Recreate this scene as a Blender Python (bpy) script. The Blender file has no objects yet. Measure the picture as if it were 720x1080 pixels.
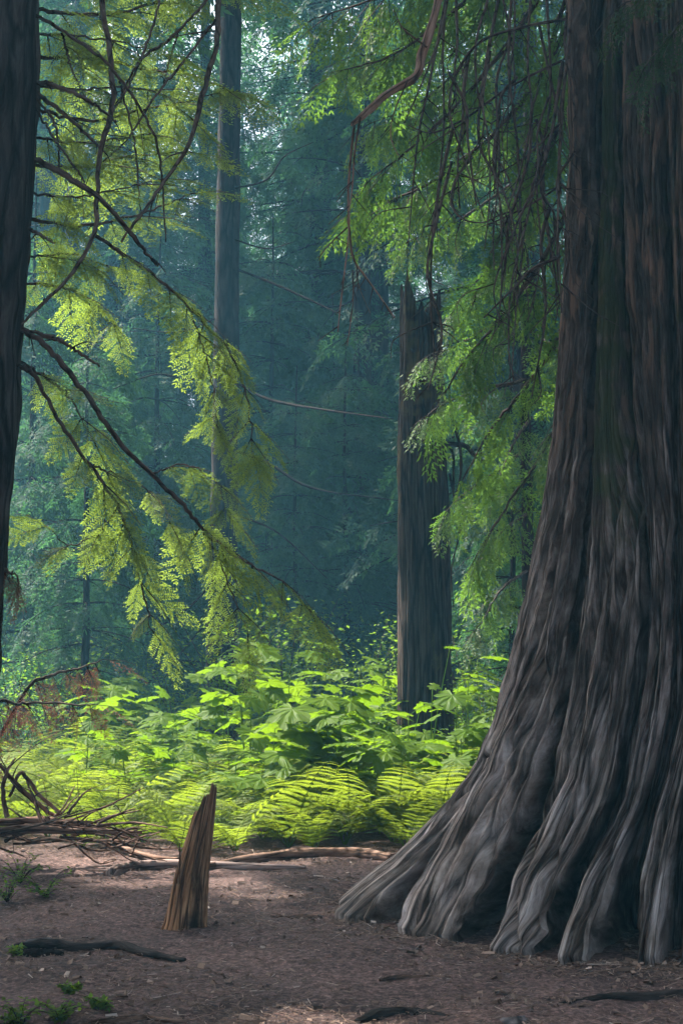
import bpy, math, random
import numpy as np
from mathutils import Vector, Matrix

random.seed(7)
RNG = np.random.default_rng(11)
scene = bpy.context.scene
COL = scene.collection
R = math.radians

# ------------------------------------------------------------------ camera
F = 1500.0                      # focal length in photograph pixels (1080 tall)
CAMZ = 1.5
PITCH = R(6.1)
cam_d = bpy.data.cameras.new('camera')
cam = bpy.data.objects.new('camera', cam_d)
COL.objects.link(cam)
cam_d.sensor_fit = 'VERTICAL'
cam_d.sensor_height = 36
cam_d.lens = 50
cam_d.clip_end = 600
cam.location = (0, 0, CAMZ)
cam.rotation_euler = (R(90) + PITCH, 0, 0)
scene.camera = cam


def ray(px, py):
    u, v = (px - 360) / F, (540 - py) / F
    return np.array([u, math.cos(PITCH) - v * math.sin(PITCH), math.sin(PITCH) + v * math.cos(PITCH)])


def P(px, py, Y):
    d = ray(px, py)
    return np.array([0, 0, CAMZ]) + d * (Y / d[1])


def G(px, py, z=0.0):
    d = ray(px, py)
    return np.array([0, 0, CAMZ]) + d * ((z - CAMZ) / d[2])


SUN = np.array([-0.47, 0.37, 0.80])
SUN = SUN / np.linalg.norm(SUN)


# ------------------------------------------------------------------ noise
def _h(i, j, s):
    v = np.sin(i * 127.1 + j * 311.7 + s * 74.7) * 43758.5453
    return v - np.floor(v)


def vnoise(x, y, s=0):
    x = np.asarray(x, float); y = np.asarray(y, float)
    i = np.floor(x); j = np.floor(y)
    f = x - i; g = y - j
    f = f * f * (3 - 2 * f); g = g * g * (3 - 2 * g)
    a = _h(i, j, s); b = _h(i + 1, j, s); c = _h(i, j + 1, s); d = _h(i + 1, j + 1, s)
    return (a * (1 - f) + b * f) * (1 - g) + (c * (1 - f) + d * f) * g - 0.5


def fbm(x, y, s=0, o=4):
    t = 0; a = 1.0
    for k in range(o):
        t = t + a * vnoise(x * 2 ** k, y * 2 ** k, s + k * 3.3); a *= .5
    return t


def gz(x, y):
    """height of the ground"""
    x = np.asarray(x, float); y = np.asarray(y, float)
    h = fbm(x * .45, y * .45, 2) * .10 + fbm(x * 2.3, y * 2.3, 5) * .028
    bank = np.clip((y - 10.8) / 6, 0, 1)
    h = h + bank * .12
    d = np.hypot(x - 2.55, y - 9.0)
    return h * np.clip((d - 1.2) / 1.2, .25, 1) - .0


# ------------------------------------------------------------------ meshes
class MB:
    """collects quads / triangles with a tint and uv per vertex, links them as one mesh"""

    def __init__(self):
        self.v = []; self.q = []; self.t = []; self.tint = []; self.uv = []; self.n = 0

    def add(self, v, quads=None, tris=None, tint=.5, uv=None):
        v = np.asarray(v, float).reshape(-1, 3)
        self.v.append(v)
        if quads is not None and len(quads):
            self.q.append(np.asarray(quads, int).reshape(-1, 4) + self.n)
        if tris is not None and len(tris):
            self.t.append(np.asarray(tris, int).reshape(-1, 3) + self.n)
        self.tint.append(np.broadcast_to(np.asarray(tint, float), (len(v),)))
        self.uv.append(np.zeros((len(v), 2)) if uv is None else np.asarray(uv, float).reshape(-1, 2))
        self.n += len(v)

    def quads(self, arr, tint=.5):
        """arr (N,4,3); tint (N,) or scalar"""
        arr = np.asarray(arr, float)
        n = len(arr)
        t = np.repeat(np.broadcast_to(np.asarray(tint, float), (n,)), 4)
        self.add(arr.reshape(-1, 3), quads=np.arange(n * 4).reshape(-1, 4), tint=t)

    def data(self, name, mat, smooth=True):
        me = bpy.data.meshes.new(name)
        v = np.concatenate(self.v) if self.v else np.zeros((0, 3))
        q = np.concatenate(self.q) if self.q else np.zeros((0, 4), int)
        t = np.concatenate(self.t) if self.t else np.zeros((0, 3), int)
        me.vertices.add(len(v)); me.vertices.foreach_set('co', v.ravel().astype(np.float32))
        loops = np.concatenate([q.ravel(), t.ravel()]).astype(np.int32)
        me.loops.add(len(loops)); me.loops.foreach_set('vertex_index', loops)
        starts = np.concatenate([np.arange(len(q)) * 4, len(q) * 4 + np.arange(len(t)) * 3]).astype(np.int32)
        me.polygons.add(len(starts)); me.polygons.foreach_set('loop_start', starts)
        try:
            tot = np.concatenate([np.full(len(q), 4), np.full(len(t), 3)]).astype(np.int32)
            me.polygons.foreach_set('loop_total', tot)
        except Exception:
            pass
        me.polygons.foreach_set('use_smooth', np.full(len(starts), smooth, bool))
        a = me.attributes.new('tint', 'FLOAT', 'POINT')
        a.data.foreach_set('value', np.concatenate(self.tint).astype(np.float32))
        ul = me.uv_layers.new(name='UVMap')
        uv = np.concatenate(self.uv)[loops]
        ul.data.foreach_set('uv', uv.ravel().astype(np.float32))
        me.materials.append(mat)
        me.update(calc_edges=True)
        me.validate()
        return me

    def build(self, name, mat, parent=None, smooth=True):
        return link(name, self.data(name, mat, smooth), parent)


def link(name, data, parent=None):
    o = bpy.data.objects.new(name, data)
    COL.objects.link(o)
    if parent is not None:
        o.parent = parent
    return o


def tag(o, label=None, cat=None, group=None, kind=None):
    if label: o['label'] = label
    if cat: o['category'] = cat
    if group: o['group'] = group
    if kind: o['kind'] = kind
    return o


def thing(name, label, cat, loc=(0, 0, 0), rz=0, group=None):
    o = bpy.data.objects.new(name, None)
    COL.objects.link(o)
    o.location = tuple(float(c) for c in loc); o.rotation_euler = (0, 0, rz)
    o.empty_display_size = .2
    return tag(o, label, cat, group)


def copy_tree(src, parent=None):
    c = src.copy(); COL.objects.link(c)
    if parent is not None:
        c.parent = parent
    for ch in list(src.children):
        copy_tree(ch, c)
    return c


def smooth_path(pts, n):
    """Catmull-Rom through pts, n samples"""
    p = np.asarray(pts, float)
    if len(p) == 2:
        t = np.linspace(0, 1, n)[:, None]
        return p[0] * (1 - t) + p[1] * t
    q = np.vstack([2 * p[0] - p[1], p, 2 * p[-1] - p[-2]])
    ts = np.linspace(0, len(p) - 1 - 1e-6, n)
    i = ts.astype(int); f = (ts - i)[:, None]
    a, b, c, d = q[i], q[i + 1], q[i + 2], q[i + 3]
    return .5 * (2 * b + (c - a) * f + (2 * a - 5 * b + 4 * c - d) * f ** 2 + (3 * b - a - 3 * c + d) * f ** 3)


def tube(mb, path, rad, sides=8, rough=.0, seed=0, cap=True, tint=.5):
    path = np.asarray(path, float); n = len(path)
    rad = np.interp(np.linspace(0, 1, n), np.linspace(0, 1, len(rad)), rad) if np.ndim(rad) else np.full(n, rad)
    T = np.gradient(path, axis=0); T /= np.linalg.norm(T, axis=1)[:, None] + 1e-9
    ref = np.array([0, 0, 1.]) if abs(T[0][2]) < .8 else np.array([1., 0, 0])
    N = np.zeros_like(T); nn = ref - T[0] * ref.dot(T[0]); nn /= np.linalg.norm(nn)
    for k in range(n):
        nn = nn - T[k] * nn.dot(T[k]); nn /= np.linalg.norm(nn) + 1e-9
        N[k] = nn
    B = np.cross(T, N)
    th = np.linspace(0, 2 * np.pi, sides, endpoint=False)
    L = np.concatenate([[0], np.cumsum(np.linalg.norm(np.diff(path, axis=0), axis=1))])
    rr = rad[:, None] * np.ones(sides)
    if rough:
        rr = rr * (1 + rough * (fbm(th[None, :] * 2.2 + 0 * L[:, None], L[:, None] * 3.5 / (rad.mean() * 12 + .25), seed) +
                                .5 * vnoise(th[None, :] * 5 + 0 * L[:, None], L[:, None] * 9, seed + 1)))
    V = path[:, None] + rr[..., None] * (np.cos(th)[None, :, None] * N[:, None] + np.sin(th)[None, :, None] * B[:, None])
    idx = np.arange(n * sides).reshape(n, sides)
    q = np.stack([idx[:-1], np.roll(idx[:-1], -1, 1), np.roll(idx[1:], -1, 1), idx[1:]], -1).reshape(-1, 4)
    uv = np.stack([np.broadcast_to(th * rad.mean(), (n, sides)), np.broadcast_to(L[:, None], (n, sides))], -1)
    v = V.reshape(-1, 3); uv = uv.reshape(-1, 2)
    tris = []
    if cap:
        v = np.vstack([v, path[0], path[-1]]); uv = np.vstack([uv, uv[0], uv[-1]])
        a, b = n * sides, n * sides + 1
        for k in range(sides):
            tris.append((a, idx[0][(k + 1) % sides], idx[0][k])); tris.append((b, idx[-1][k], idx[-1][(k + 1) % sides]))
    mb.add(v, quads=q, tris=tris, tint=tint, uv=uv)


# ------------------------------------------------------------------ materials
def nodes(name):
    m = bpy.data.materials.new(name); m.use_nodes = True
    nt = m.node_tree; nt.nodes.clear()
    out = nt.nodes.new('ShaderNodeOutputMaterial')

    def N(t, **k):
        n = nt.nodes.new(t)
        for a, b in k.items():
            if a in n.inputs.keys() if isinstance(a, str) else False:
                n.inputs[a].default_value = b
            else:
                setattr(n, a, b)
        return n
    return m, nt, out, N


def ramp(nt, src, stops):
    r = nt.nodes.new('ShaderNodeValToRGB')
    el = r.color_ramp.elements
    while len(el) > 1: el.remove(el[-1])
    el[0].position = stops[0][0]; el[0].color = (*stops[0][1], 1)
    for p, c in stops[1:]:
        e = el.new(p); e.color = (*c, 1)
    nt.links.new(src, r.inputs[0])
    return r.outputs[0]


def leaf_mat(name, dark, light, trans=.5, tcol=None, gloss=.012, rough=.5):
    """leaf: matt reflection, light through the blade, faint sheen; hue varies leaf by leaf"""
    m, nt, out, N = nodes(name)
    L = nt.links.new
    at = N('ShaderNodeAttribute', attribute_name='tint')
    oi = N('ShaderNodeObjectInfo')
    geo = N('ShaderNodeNewGeometry')
    nz = N('ShaderNodeTexNoise'); nz.inputs['Scale'].default_value = 1.7; nz.inputs['Detail'].default_value = 2
    L(geo.outputs['Position'], nz.inputs['Vector'])
    a = N('ShaderNodeMath', operation='MULTIPLY_ADD'); L(oi.outputs['Random'], a.inputs[0]); a.inputs[1].default_value = .25; L(at.outputs['Fac'], a.inputs[2])
    b = N('ShaderNodeMath', operation='MULTIPLY_ADD'); L(nz.outputs[0], b.inputs[0]); b.inputs[1].default_value = .5; L(a.outputs[0], b.inputs[2])
    c = N('ShaderNodeMath', operation='SUBTRACT'); L(b.outputs[0], c.inputs[0]); c.inputs[1].default_value = .37
    col = ramp(nt, c.outputs[0], [(0, dark), (1, light)])
    dif = N('ShaderNodeBsdfDiffuse'); L(col, dif.inputs['Color'])
    tr = N('ShaderNodeBsdfTranslucent')
    mul = N('ShaderNodeMix', data_type='RGBA', blend_type='MULTIPLY'); mul.inputs[0].default_value = 1
    L(col, mul.inputs[6]); mul.inputs[7].default_value = (*(tcol or (2.2, 2.0, .9)), 1)
    L(mul.outputs[2], tr.inputs['Color'])
    mx = N('ShaderNodeMixShader'); mx.inputs[0].default_value = trans
    L(dif.outputs[0], mx.inputs[1]); L(tr.outputs[0], mx.inputs[2])
    gl = N('ShaderNodeBsdfGlossy'); gl.inputs['Roughness'].default_value = rough
    gl.inputs['Color'].default_value = (1, 1, 1, 1)
    m2 = N('ShaderNodeMixShader'); m2.inputs[0].default_value = gloss
    L(mx.outputs[0], m2.inputs[1]); L(gl.outputs[0], m2.inputs[2])
    L(m2.outputs[0], out.inputs[0])
    return m


def bark_mat(name, cols, su=26., sv=2.2, bump=.6, dist=.02, moss=None, moss_amt=.5, patch=None, upper=None, crack=.10, lo=.38, hi=.63, fine=.7, blotch=False, use_uv=True, rough=.9):
    """bark or weathered wood: long fibres along v, cracks, optional moss and reddish bare patches"""
    m, nt, out, N = nodes(name)
    L = nt.links.new
    if use_uv:
        tc = N('ShaderNodeTexCoord'); src = tc.outputs['UV']
    else:
        tc = N('ShaderNodeTexCoord'); src = tc.outputs['Object']
    mp = N('ShaderNodeMapping'); mp.inputs['Scale'].default_value = (su, sv, su if not use_uv else 1)
    L(src, mp.inputs['Vector'])
    n1 = N('ShaderNodeTexNoise'); n1.inputs['Scale'].default_value = 1; n1.inputs['Detail'].default_value = 8; n1.inputs['Roughness'].default_value = .68
    n1.inputs['Distortion'].default_value = .5
    L(mp.outputs[0], n1.inputs['Vector'])
    mp2 = N('ShaderNodeMapping'); mp2.inputs['Scale'].default_value = (su * .22, sv * .35, su * .22 if not use_uv else 1)
    L(src, mp2.inputs['Vector'])
    n2 = N('ShaderNodeTexNoise'); n2.inputs['Scale'].default_value = 1; n2.inputs['Detail'].default_value = 5
    L(mp2.outputs[0], n2.inputs['Vector'])
    mp3 = N('ShaderNodeMapping'); mp3.inputs['Scale'].default_value = (su * .55, sv * .55, su * .55 if not use_uv else 1)
    L(src, mp3.inputs['Vector'])
    vo = N('ShaderNodeTexVoronoi', feature='DISTANCE_TO_EDGE'); vo.inputs['Scale'].default_value = 1
    wob = N('ShaderNodeMix', data_type='RGBA'); wob.inputs[0].default_value = .4
    L(mp3.outputs[0], wob.inputs[6]); L(n1.outputs['Color'], wob.inputs[7])
    L(wob.outputs[2], vo.inputs['Vector'])
    add = N('ShaderNodeMath', operation='MULTIPLY'); L(n2.outputs[0], add.inputs[0]); add.inputs[1].default_value = 1 - fine
    hf = N('ShaderNodeMath', operation='MULTIPLY_ADD'); L(n1.outputs[0], hf.inputs[0]); hf.inputs[1].default_value = fine; L(add.outputs[0], hf.inputs[2])
    k = len(cols)
    col = ramp(nt, hf.outputs[0], [(lo + (hi - lo) * i / (k - 1), c) for i, c in enumerate(cols)])
    crk = N('ShaderNodeMapRange'); L(vo.outputs[0], crk.inputs[0]); crk.inputs[1].default_value = 0; crk.inputs[2].default_value = crack
    crk.inputs[3].default_value = .18; crk.inputs[4].default_value = 1
    mul = N('ShaderNodeMix', data_type='RGBA', blend_type='MULTIPLY'); mul.inputs[0].default_value = 1
    L(col, mul.inputs[6]); L(crk.outputs[0], mul.inputs[7])
    col = mul.outputs[2]
    if blotch:
        nbl = N('ShaderNodeTexNoise'); nbl.inputs['Scale'].default_value = 1; nbl.inputs['Detail'].default_value = 7; nbl.inputs['Roughness'].default_value = .62
        mbl = N('ShaderNodeMapping'); mbl.inputs['Scale'].default_value = (7, 3.2, 1); mbl.inputs['Location'].default_value = (11, 4, 0)
        L(src, mbl.inputs['Vector']); L(mbl.outputs[0], nbl.inputs['Vector'])
        cb = ramp(nt, nbl.outputs[0], [(.34, (.42, .36, .31)), (.48, (.90, .84, .80)), (.62, (1.25, 1.22, 1.24))])
        mm = N('ShaderNodeMix', data_type='RGBA', blend_type='MULTIPLY'); mm.inputs[0].default_value = 1
        L(col, mm.inputs[6]); L(cb, mm.inputs[7]); col = mm.outputs[2]
    geo = N('ShaderNodeNewGeometry')
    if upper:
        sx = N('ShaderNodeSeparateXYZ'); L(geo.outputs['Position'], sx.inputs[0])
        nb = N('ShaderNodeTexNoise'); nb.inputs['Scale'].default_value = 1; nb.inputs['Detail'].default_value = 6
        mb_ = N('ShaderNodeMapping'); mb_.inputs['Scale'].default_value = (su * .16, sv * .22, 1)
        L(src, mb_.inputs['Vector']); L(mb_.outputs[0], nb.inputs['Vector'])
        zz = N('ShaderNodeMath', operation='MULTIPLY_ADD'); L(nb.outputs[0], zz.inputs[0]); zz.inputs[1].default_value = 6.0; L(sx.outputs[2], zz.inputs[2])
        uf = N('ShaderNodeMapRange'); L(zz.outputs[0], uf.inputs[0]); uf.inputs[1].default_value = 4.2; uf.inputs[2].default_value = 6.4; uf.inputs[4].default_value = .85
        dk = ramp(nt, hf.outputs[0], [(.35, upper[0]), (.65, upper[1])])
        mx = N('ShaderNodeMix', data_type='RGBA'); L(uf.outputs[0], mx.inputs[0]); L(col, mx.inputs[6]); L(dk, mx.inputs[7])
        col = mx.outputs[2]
    if patch:
        np_ = N('ShaderNodeTexNoise'); np_.inputs['Scale'].default_value = 1; np_.inputs['Detail'].default_value = 6
        mpp = N('ShaderNodeMapping'); mpp.inputs['Scale'].default_value = (su * .3, sv * .5, 1); mpp.inputs['Location'].default_value = (3, 7, 0)
        L(src, mpp.inputs['Vector']); L(mpp.outputs[0], np_.inputs['Vector'])
        f = N('ShaderNodeMapRange'); L(np_.outputs[0], f.inputs[0]); f.inputs[1].default_value = .53; f.inputs[2].default_value = .6
        f.inputs[4].default_value = .85
        mx = N('ShaderNodeMix', data_type='RGBA'); L(f.outputs[0], mx.inputs[0]); L(col, mx.inputs[6]); mx.inputs[7].default_value = (*patch, 1)
        sx = N('ShaderNodeSeparateXYZ'); L(geo.outputs['Position'], sx.inputs[0])
        zf = N('ShaderNodeMapRange'); L(sx.outputs[2], zf.inputs[0]); zf.inputs[1].default_value = 2.2; zf.inputs[2].default_value = 3.6
        ff = N('ShaderNodeMath', operation='MULTIPLY'); L(f.outputs[0], ff.inputs[0]); L(zf.outputs[0], ff.inputs[1]); L(ff.outputs[0], mx.inputs[0])
        col = mx.outputs[2]
    if moss:
        at = N('ShaderNodeAttribute', attribute_name='tint')      # tint > .5 where moss grows
        nm = N('ShaderNodeTexNoise'); nm.inputs['Scale'].default_value = 7; nm.inputs['Detail'].default_value = 6
        L(geo.outputs['Position'], nm.inputs['Vector'])
        s = N('ShaderNodeMath', operation='ADD'); L(at.outputs['Fac'], s.inputs[0]); L(nm.outputs[0], s.inputs[1])
        f = N('ShaderNodeMapRange'); L(s.outputs[0], f.inputs[0]); f.inputs[1].default_value = 1.0; f.inputs[2].default_value = 1.25
        f.inputs[4].default_value = moss_amt
        mx = N('ShaderNodeMix', data_type='RGBA'); L(f.outputs[0], mx.inputs[0]); L(col, mx.inputs[6]); mx.inputs[7].default_value = (*moss, 1)
        col = mx.outputs[2]
    bs = N('ShaderNodeBsdfPrincipled'); bs.inputs['Roughness'].default_value = rough
    bs.inputs['Specular IOR Level'].default_value = .08
    L(col, bs.inputs['Base Color'])
    hh = N('ShaderNodeMath', operation='MULTIPLY'); L(hf.outputs[0], hh.inputs[0]); L(crk.outputs[0], hh.inputs[1])
    bp = N('ShaderNodeBump'); bp.inputs['Strength'].default_value = bump; bp.inputs['Distance'].default_value = dist
    L(hh.outputs[0], bp.inputs['Height']); L(bp.outputs[0], bs.inputs['Normal'])
    L(bs.outputs[0], out.inputs[0])
    return m


def ground_mat():
    m, nt, out, N = nodes('forest_soil')
    L = nt.links.new
    geo = N('ShaderNodeNewGeometry')
    n1 = N('ShaderNodeTexNoise'); n1.inputs['Scale'].default_value = .9; n1.inputs['Detail'].default_value = 6
    n2 = N('ShaderNodeTexNoise'); n2.inputs['Scale'].default_value = 34; n2.inputs['Detail'].default_value = 7; n2.inputs['Roughness'].default_value = .75
    n3 = N('ShaderNodeTexVoronoi'); n3.inputs['Scale'].default_value = 55; n3.inputs['Randomness'].default_value = 1
    mp = N('ShaderNodeMapping'); mp.inputs['Scale'].default_value = (1, 2.0, 1); mp.inputs['Rotation'].default_value = (0, 0, .6)
    for n in (n1, n2): L(geo.outputs['Position'], n.inputs['Vector'])
    L(geo.outputs['Position'], mp.inputs['Vector']); L(mp.outputs[0], n3.inputs['Vector'])
    c1 = ramp(nt, n2.outputs[0], [(.36, (.028, .017, .016)), (.5, (.084, .055, .050)), (.64, (.20, .137, .125))])
    c2 = ramp(nt, n1.outputs[0], [(.35, (.55, .50, .50)), (.5, (.95, .88, .88)), (.65, (1.25, 1.15, 1.12))])
    c3 = ramp(nt, n3.outputs['Color'], [(0, (.65, .65, .65)), (.75, (1, 1, 1)), (.88, (1.7, 1.5, 1.4))])
    a = N('ShaderNodeMix', data_type='RGBA', blend_type='MULTIPLY'); a.inputs[0].default_value = 1; L(c1, a.inputs[6]); L(c2, a.inputs[7])
    b = N('ShaderNodeMix', data_type='RGBA', blend_type='MULTIPLY'); b.inputs[0].default_value = .7; L(a.outputs[2], b.inputs[6]); L(c3, b.inputs[7])
    bs = N('ShaderNodeBsdfPrincipled'); bs.inputs['Roughness'].default_value = .95; bs.inputs['Specular IOR Level'].default_value = .2
    L(b.outputs[2], bs.inputs['Base Color'])
    bp = N('ShaderNodeBump'); bp.inputs['Strength'].default_value = .8; bp.inputs['Distance'].default_value = .025
    L(n2.outputs[0], bp.inputs['Height']); L(bp.outputs[0], bs.inputs['Normal'])
    L(bs.outputs[0], out.inputs[0])
    return m


def litter_mat():
    m, nt, out, N = nodes('litter')
    at = N('ShaderNodeAttribute', attribute_name='tint')
    c = ramp(nt, at.outputs['Fac'], [(0, (.04, .026, .02)), (.5, (.13, .085, .065)), (.85, (.24, .165, .13)), (1, (.38, .30, .26))])
    bs = N('ShaderNodeBsdfPrincipled'); bs.inputs['Roughness'].default_value = .9; bs.inputs['Specular IOR Level'].default_value = .2
    nt.links.new(c, bs.inputs['Base Color']); nt.links.new(bs.outputs[0], out.inputs[0])
    return m


M = {
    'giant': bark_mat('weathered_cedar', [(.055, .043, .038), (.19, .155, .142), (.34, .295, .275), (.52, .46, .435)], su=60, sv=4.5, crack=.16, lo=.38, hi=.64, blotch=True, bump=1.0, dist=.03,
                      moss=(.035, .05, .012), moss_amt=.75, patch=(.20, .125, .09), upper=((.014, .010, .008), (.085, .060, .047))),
    'bark': bark_mat('dark_bark', [(.010, .008, .008), (.032, .026, .024), (.065, .054, .05)], su=34, sv=5, bump=1.0, dist=.02),
    'bark_far': bark_mat('far_bark', [(.009, .006, .006), (.024, .016, .016), (.042, .031, .029)], su=20, sv=3, bump=.6),
    'snag': bark_mat('snag_bark', [(.012, .009, .008), (.040, .029, .025), (.085, .064, .055)], su=44, sv=2.6, bump=1.0, dist=.02,
                     moss=(.10, .075, .03), moss_amt=.6),
    'twig': bark_mat('twig_bark', [(.03, .022, .018), (.075, .055, .045), (.13, .10, .085)], su=60, sv=14, bump=.4, dist=.004),
    'dead': bark_mat('dead_branch_wood', [(.07, .040, .028), (.19, .115, .085), (.32, .21, .165)], su=55, sv=5, bump=.6, dist=.006),
    'pale': bark_mat('pale_fallen_wood', [(.16, .11, .095), (.30, .215, .19), (.42, .33, .30)], su=50, sv=4, bump=.5, dist=.006),
    'rot': bark_mat('broken_stump_wood', [(.055, .025, .012), (.24, .118, .06), (.42, .24, .135)], su=60, sv=4.5, bump=.9, dist=.01,
                    moss=(.018, .014, .012), moss_amt=.92),  # the moss slot holds the dark colour of the stump foot
    'stone': bark_mat('half_buried_stone', [(.05, .045, .05), (.10, .09, .095), (.15, .14, .145)], su=9, sv=9, bump=.4, use_uv=False),
    'ground': ground_mat(),
    'litter': litter_mat(),
    'hemlock': leaf_mat('hemlock_needles', (.040, .060, .025), (.150, .200, .070), trans=.55, tcol=(2.2, 2.3, .9)),
    'cedar': leaf_mat('cedar_scales', (.025, .052, .021), (.098, .152, .045), trans=.52, tcol=(1.9, 2.25, .9)),
    'cedar_shade': leaf_mat('old_cedar_scales', (.014, .030, .012), (.05, .08, .025), trans=.3, tcol=(1.4, 1.6, .8)),  # cedar leaves again, darkened for the spray that hangs in shadow
    'conifer': leaf_mat('conifer_needles', (.016, .042, .032), (.055, .105, .062), trans=.4, tcol=(1.5, 2.0, .9), gloss=.008),
    'fern': leaf_mat('fern_blades', (.035, .075, .010), (.20, .25, .045), trans=.5, tcol=(1.75, 1.75, .7), gloss=.008),
    'broad': leaf_mat('palmate_leaves', (.040, .095, .008), (.125, .195, .020), trans=.5, tcol=(1.85, 1.8, .65), gloss=.007, rough=.5),
    'shrub': leaf_mat('shrub_leaves', (.04, .09, .02), (.13, .20, .03), trans=.5, tcol=(1.8, 1.9, .6)),
    'brown': leaf_mat('dead_needles', (.085, .040, .030), (.26, .13, .095), trans=.3, tcol=(1.4, 1.0, .8), gloss=.008),
}


# ------------------------------------------------------------------ sprays of foliage (unit length along +X, face up +Z)
def frond(ntw, ang, wid, lleaf, wleaf, aleaf, dens, droop, seed, shape=.8, jit=.12, twdroop=.3, tipbright=.5):
    """flat branchlet: side twigs either side of the axis, each carrying small leaf blades"""
    rg = np.random.default_rng(seed)
    Q = []; T = []

    def axisz(t): return -droop * t * t

    def leaf(o, d, l, w, tint):
        s = np.array([-d[1], d[0], 0]); s /= np.linalg.norm(s) + 1e-9
        n = rg.normal(0, .25); s = s + np.array([0, 0, n])
        m = o + d * l * .45; e = o + d * l
        Q.append([o, m - s * w * .5, e, m + s * w * .5]); T.append(tint)

    for sgn in (-1, 1):
        for k in range(ntw):
            t = .05 + .93 * (k + rg.uniform(.1, .9)) / ntw
            tl = wid * ((1 - t) ** shape) * min(1, .35 + t * 3) * rg.uniform(.75, 1.2) + .04
            a = ang * rg.uniform(.85, 1.15)
            o = np.array([t, 0, axisz(t)])
            d = np.array([math.cos(a), sgn * math.sin(a), -twdroop * rg.uniform(.2, 1)])
            n = max(2, int(dens * tl))
            for i in range(n):
                f = (i + .5) / n
                p = o + d * tl * f + np.array([0, 0, -twdroop * .6 * tl * f * f])
                for s2 in (-1, 1):
                    b = a * sgn + s2 * aleaf * rg.uniform(.7, 1.2)
                    dd = np.array([math.cos(b), math.sin(b), -twdroop * .6 + rg.normal(0, jit)])
                    leaf(p, dd, lleaf * rg.uniform(.7, 1.2) * (1 - .35 * f), wleaf * rg.uniform(.8, 1.2), .3 + tipbright * f * .6 + rg.normal(0, .08))
            leaf(o + d * tl, d, lleaf, wleaf, .3 + tipbright * .6)
            e1 = o + d * tl * .95; s1 = np.array([-d[1], d[0], 0]) * wleaf * .13
            Q.append([o - s1, e1 - s1 * .3, e1 + s1 * .3, o + s1]); T.append(0)
    return np.array(Q), np.clip(np.array(T), 0, 1)


def place(mb, tpl, org, dr, up, sc, tint=0):
    """many transformed copies of a spray into one mesh"""
    Q, T = tpl
    org = np.atleast_2d(org); K = len(org)
    if K == 0: return
    X = np.atleast_2d(dr).astype(float); X = X / np.linalg.norm(X, axis=1)[:, None]
    Z = np.broadcast_to(np.atleast_2d(up).astype(float), X.shape)
    Z = Z - X * (Z * X).sum(1)[:, None]; Z = Z / (np.linalg.norm(Z, axis=1)[:, None] + 1e-9)
    Yv = np.cross(Z, X)
    sc = np.broadcast_to(np.asarray(sc, float), (K,))
    W = (Q[None, ..., 0:1] * X[:, None, None] + Q[None, ..., 1:2] * Yv[:, None, None] + Q[None, ..., 2:3] * Z[:, None, None]) * sc[:, None, None, None] + org[:, None, None]
    tt = np.clip(T[None] + np.broadcast_to(np.asarray(tint, float), (K,))[:, None], 0, 1)
    mb.quads(W.reshape(-1, 4, 3), tt.ravel())


HEM = [frond(13, R(48), .42, .062, .019, R(52), 33, .30, s, jit=.15, shape=.95) for s in (1, 2, 3)]
CED = [frond(9, R(42), .46, .110, .032, R(34), 17, .5, s, twdroop=.8, jit=.25) for s in (4, 5, 6)]
FAR = [frond(6, R(50), .38, .16, .050, R(45), 10, .40, s, twdroop=.5) for s in (7, 8, 9)]
DRY = [frond(9, R(40), .35, .10, .018, R(30), 16, .5, s, twdroop=.8) for s in (21, 22)]


def leafy_branch(name, pts, rad, parent, tpls, leafmat, spray, step, start=.15, hang=.55, spread=.8, seed=0, tint=0., wood='twig', tips=True, fol_name='foliage', both=True):
    """a limb (mesh) with its sprays as a child mesh"""
    rg = np.random.default_rng(seed)
    path = smooth_path(pts, max(12, len(pts) * 7))
    path = path + rg.normal(0, .004, path.shape)
    mb = MB(); tube(mb, path, rad, 7, .35, seed)
    L = np.concatenate([[0], np.cumsum(np.linalg.norm(np.diff(path, axis=0), axis=1))])
    tot = L[-1]
    o_, d_, s_, t_, u_ = [], [], [], [], []
    s = start * tot; side = 1
    T = np.gradient(path, axis=0); T /= np.linalg.norm(T, axis=1)[:, None]
    while s < tot:
        i = min(int(np.searchsorted(L, s)), len(path) - 1)
        t = T[i]; fr = s / tot
        lat = np.cross(t, [0, 0, 1.]); lat /= np.linalg.norm(lat) + 1e-6
        for sd in ((1, -1) if both else (side,)):
            d = t * rg.uniform(.3, .9) + lat * sd * spread * rg.uniform(.5, 1.2) + np.array([0, 0, -hang * rg.uniform(.3, 1.4)])
            o_.append(path[i]); d_.append(d)
            s_.append(spray * rg.uniform(.6, 1.25) * (1 - .45 * max(0, fr - .5)))
            t_.append(tint + rg.normal(0, .10)); u_.append(np.array([rg.normal(0, .5), rg.normal(0, .5), 1.]))
        side = -side
        s += step * rg.uniform(.6, 1.4)
    if tips:
        o_.append(path[-1]); d_.append(T[-1] + np.array([0, 0, -.2])); s_.append(spray); t_.append(tint + .1); u_.append(np.array([0, 0, 1.]))
    o_, d_, s_, t_, u_ = map(np.array, (o_, d_, s_, t_, u_))
    # little woody axis of every spray belongs to the limb
    for a, b, c in zip(o_, d_, s_):
        b = b / np.linalg.norm(b)
        tube(mb, [a, a + b * c * .5 + [0, 0, -.02 * c], a + b * c * .85 + [0, 0, -.14 * c]], [.0045 * c / .4, .001], 3, cap=False)
    br = mb.build(name, M[wood], parent)
    fm = MB()
    pick = rg.integers(0, len(tpls), len(o_))
    for k, tp in enumerate(tpls):
        w = pick == k
        if w.any(): place(fm, tp, o_[w], d_[w], u_[w], s_[w], t_[w])
    fm.build(fol_name, M[leafmat], br, smooth=False)
    return br


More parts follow.
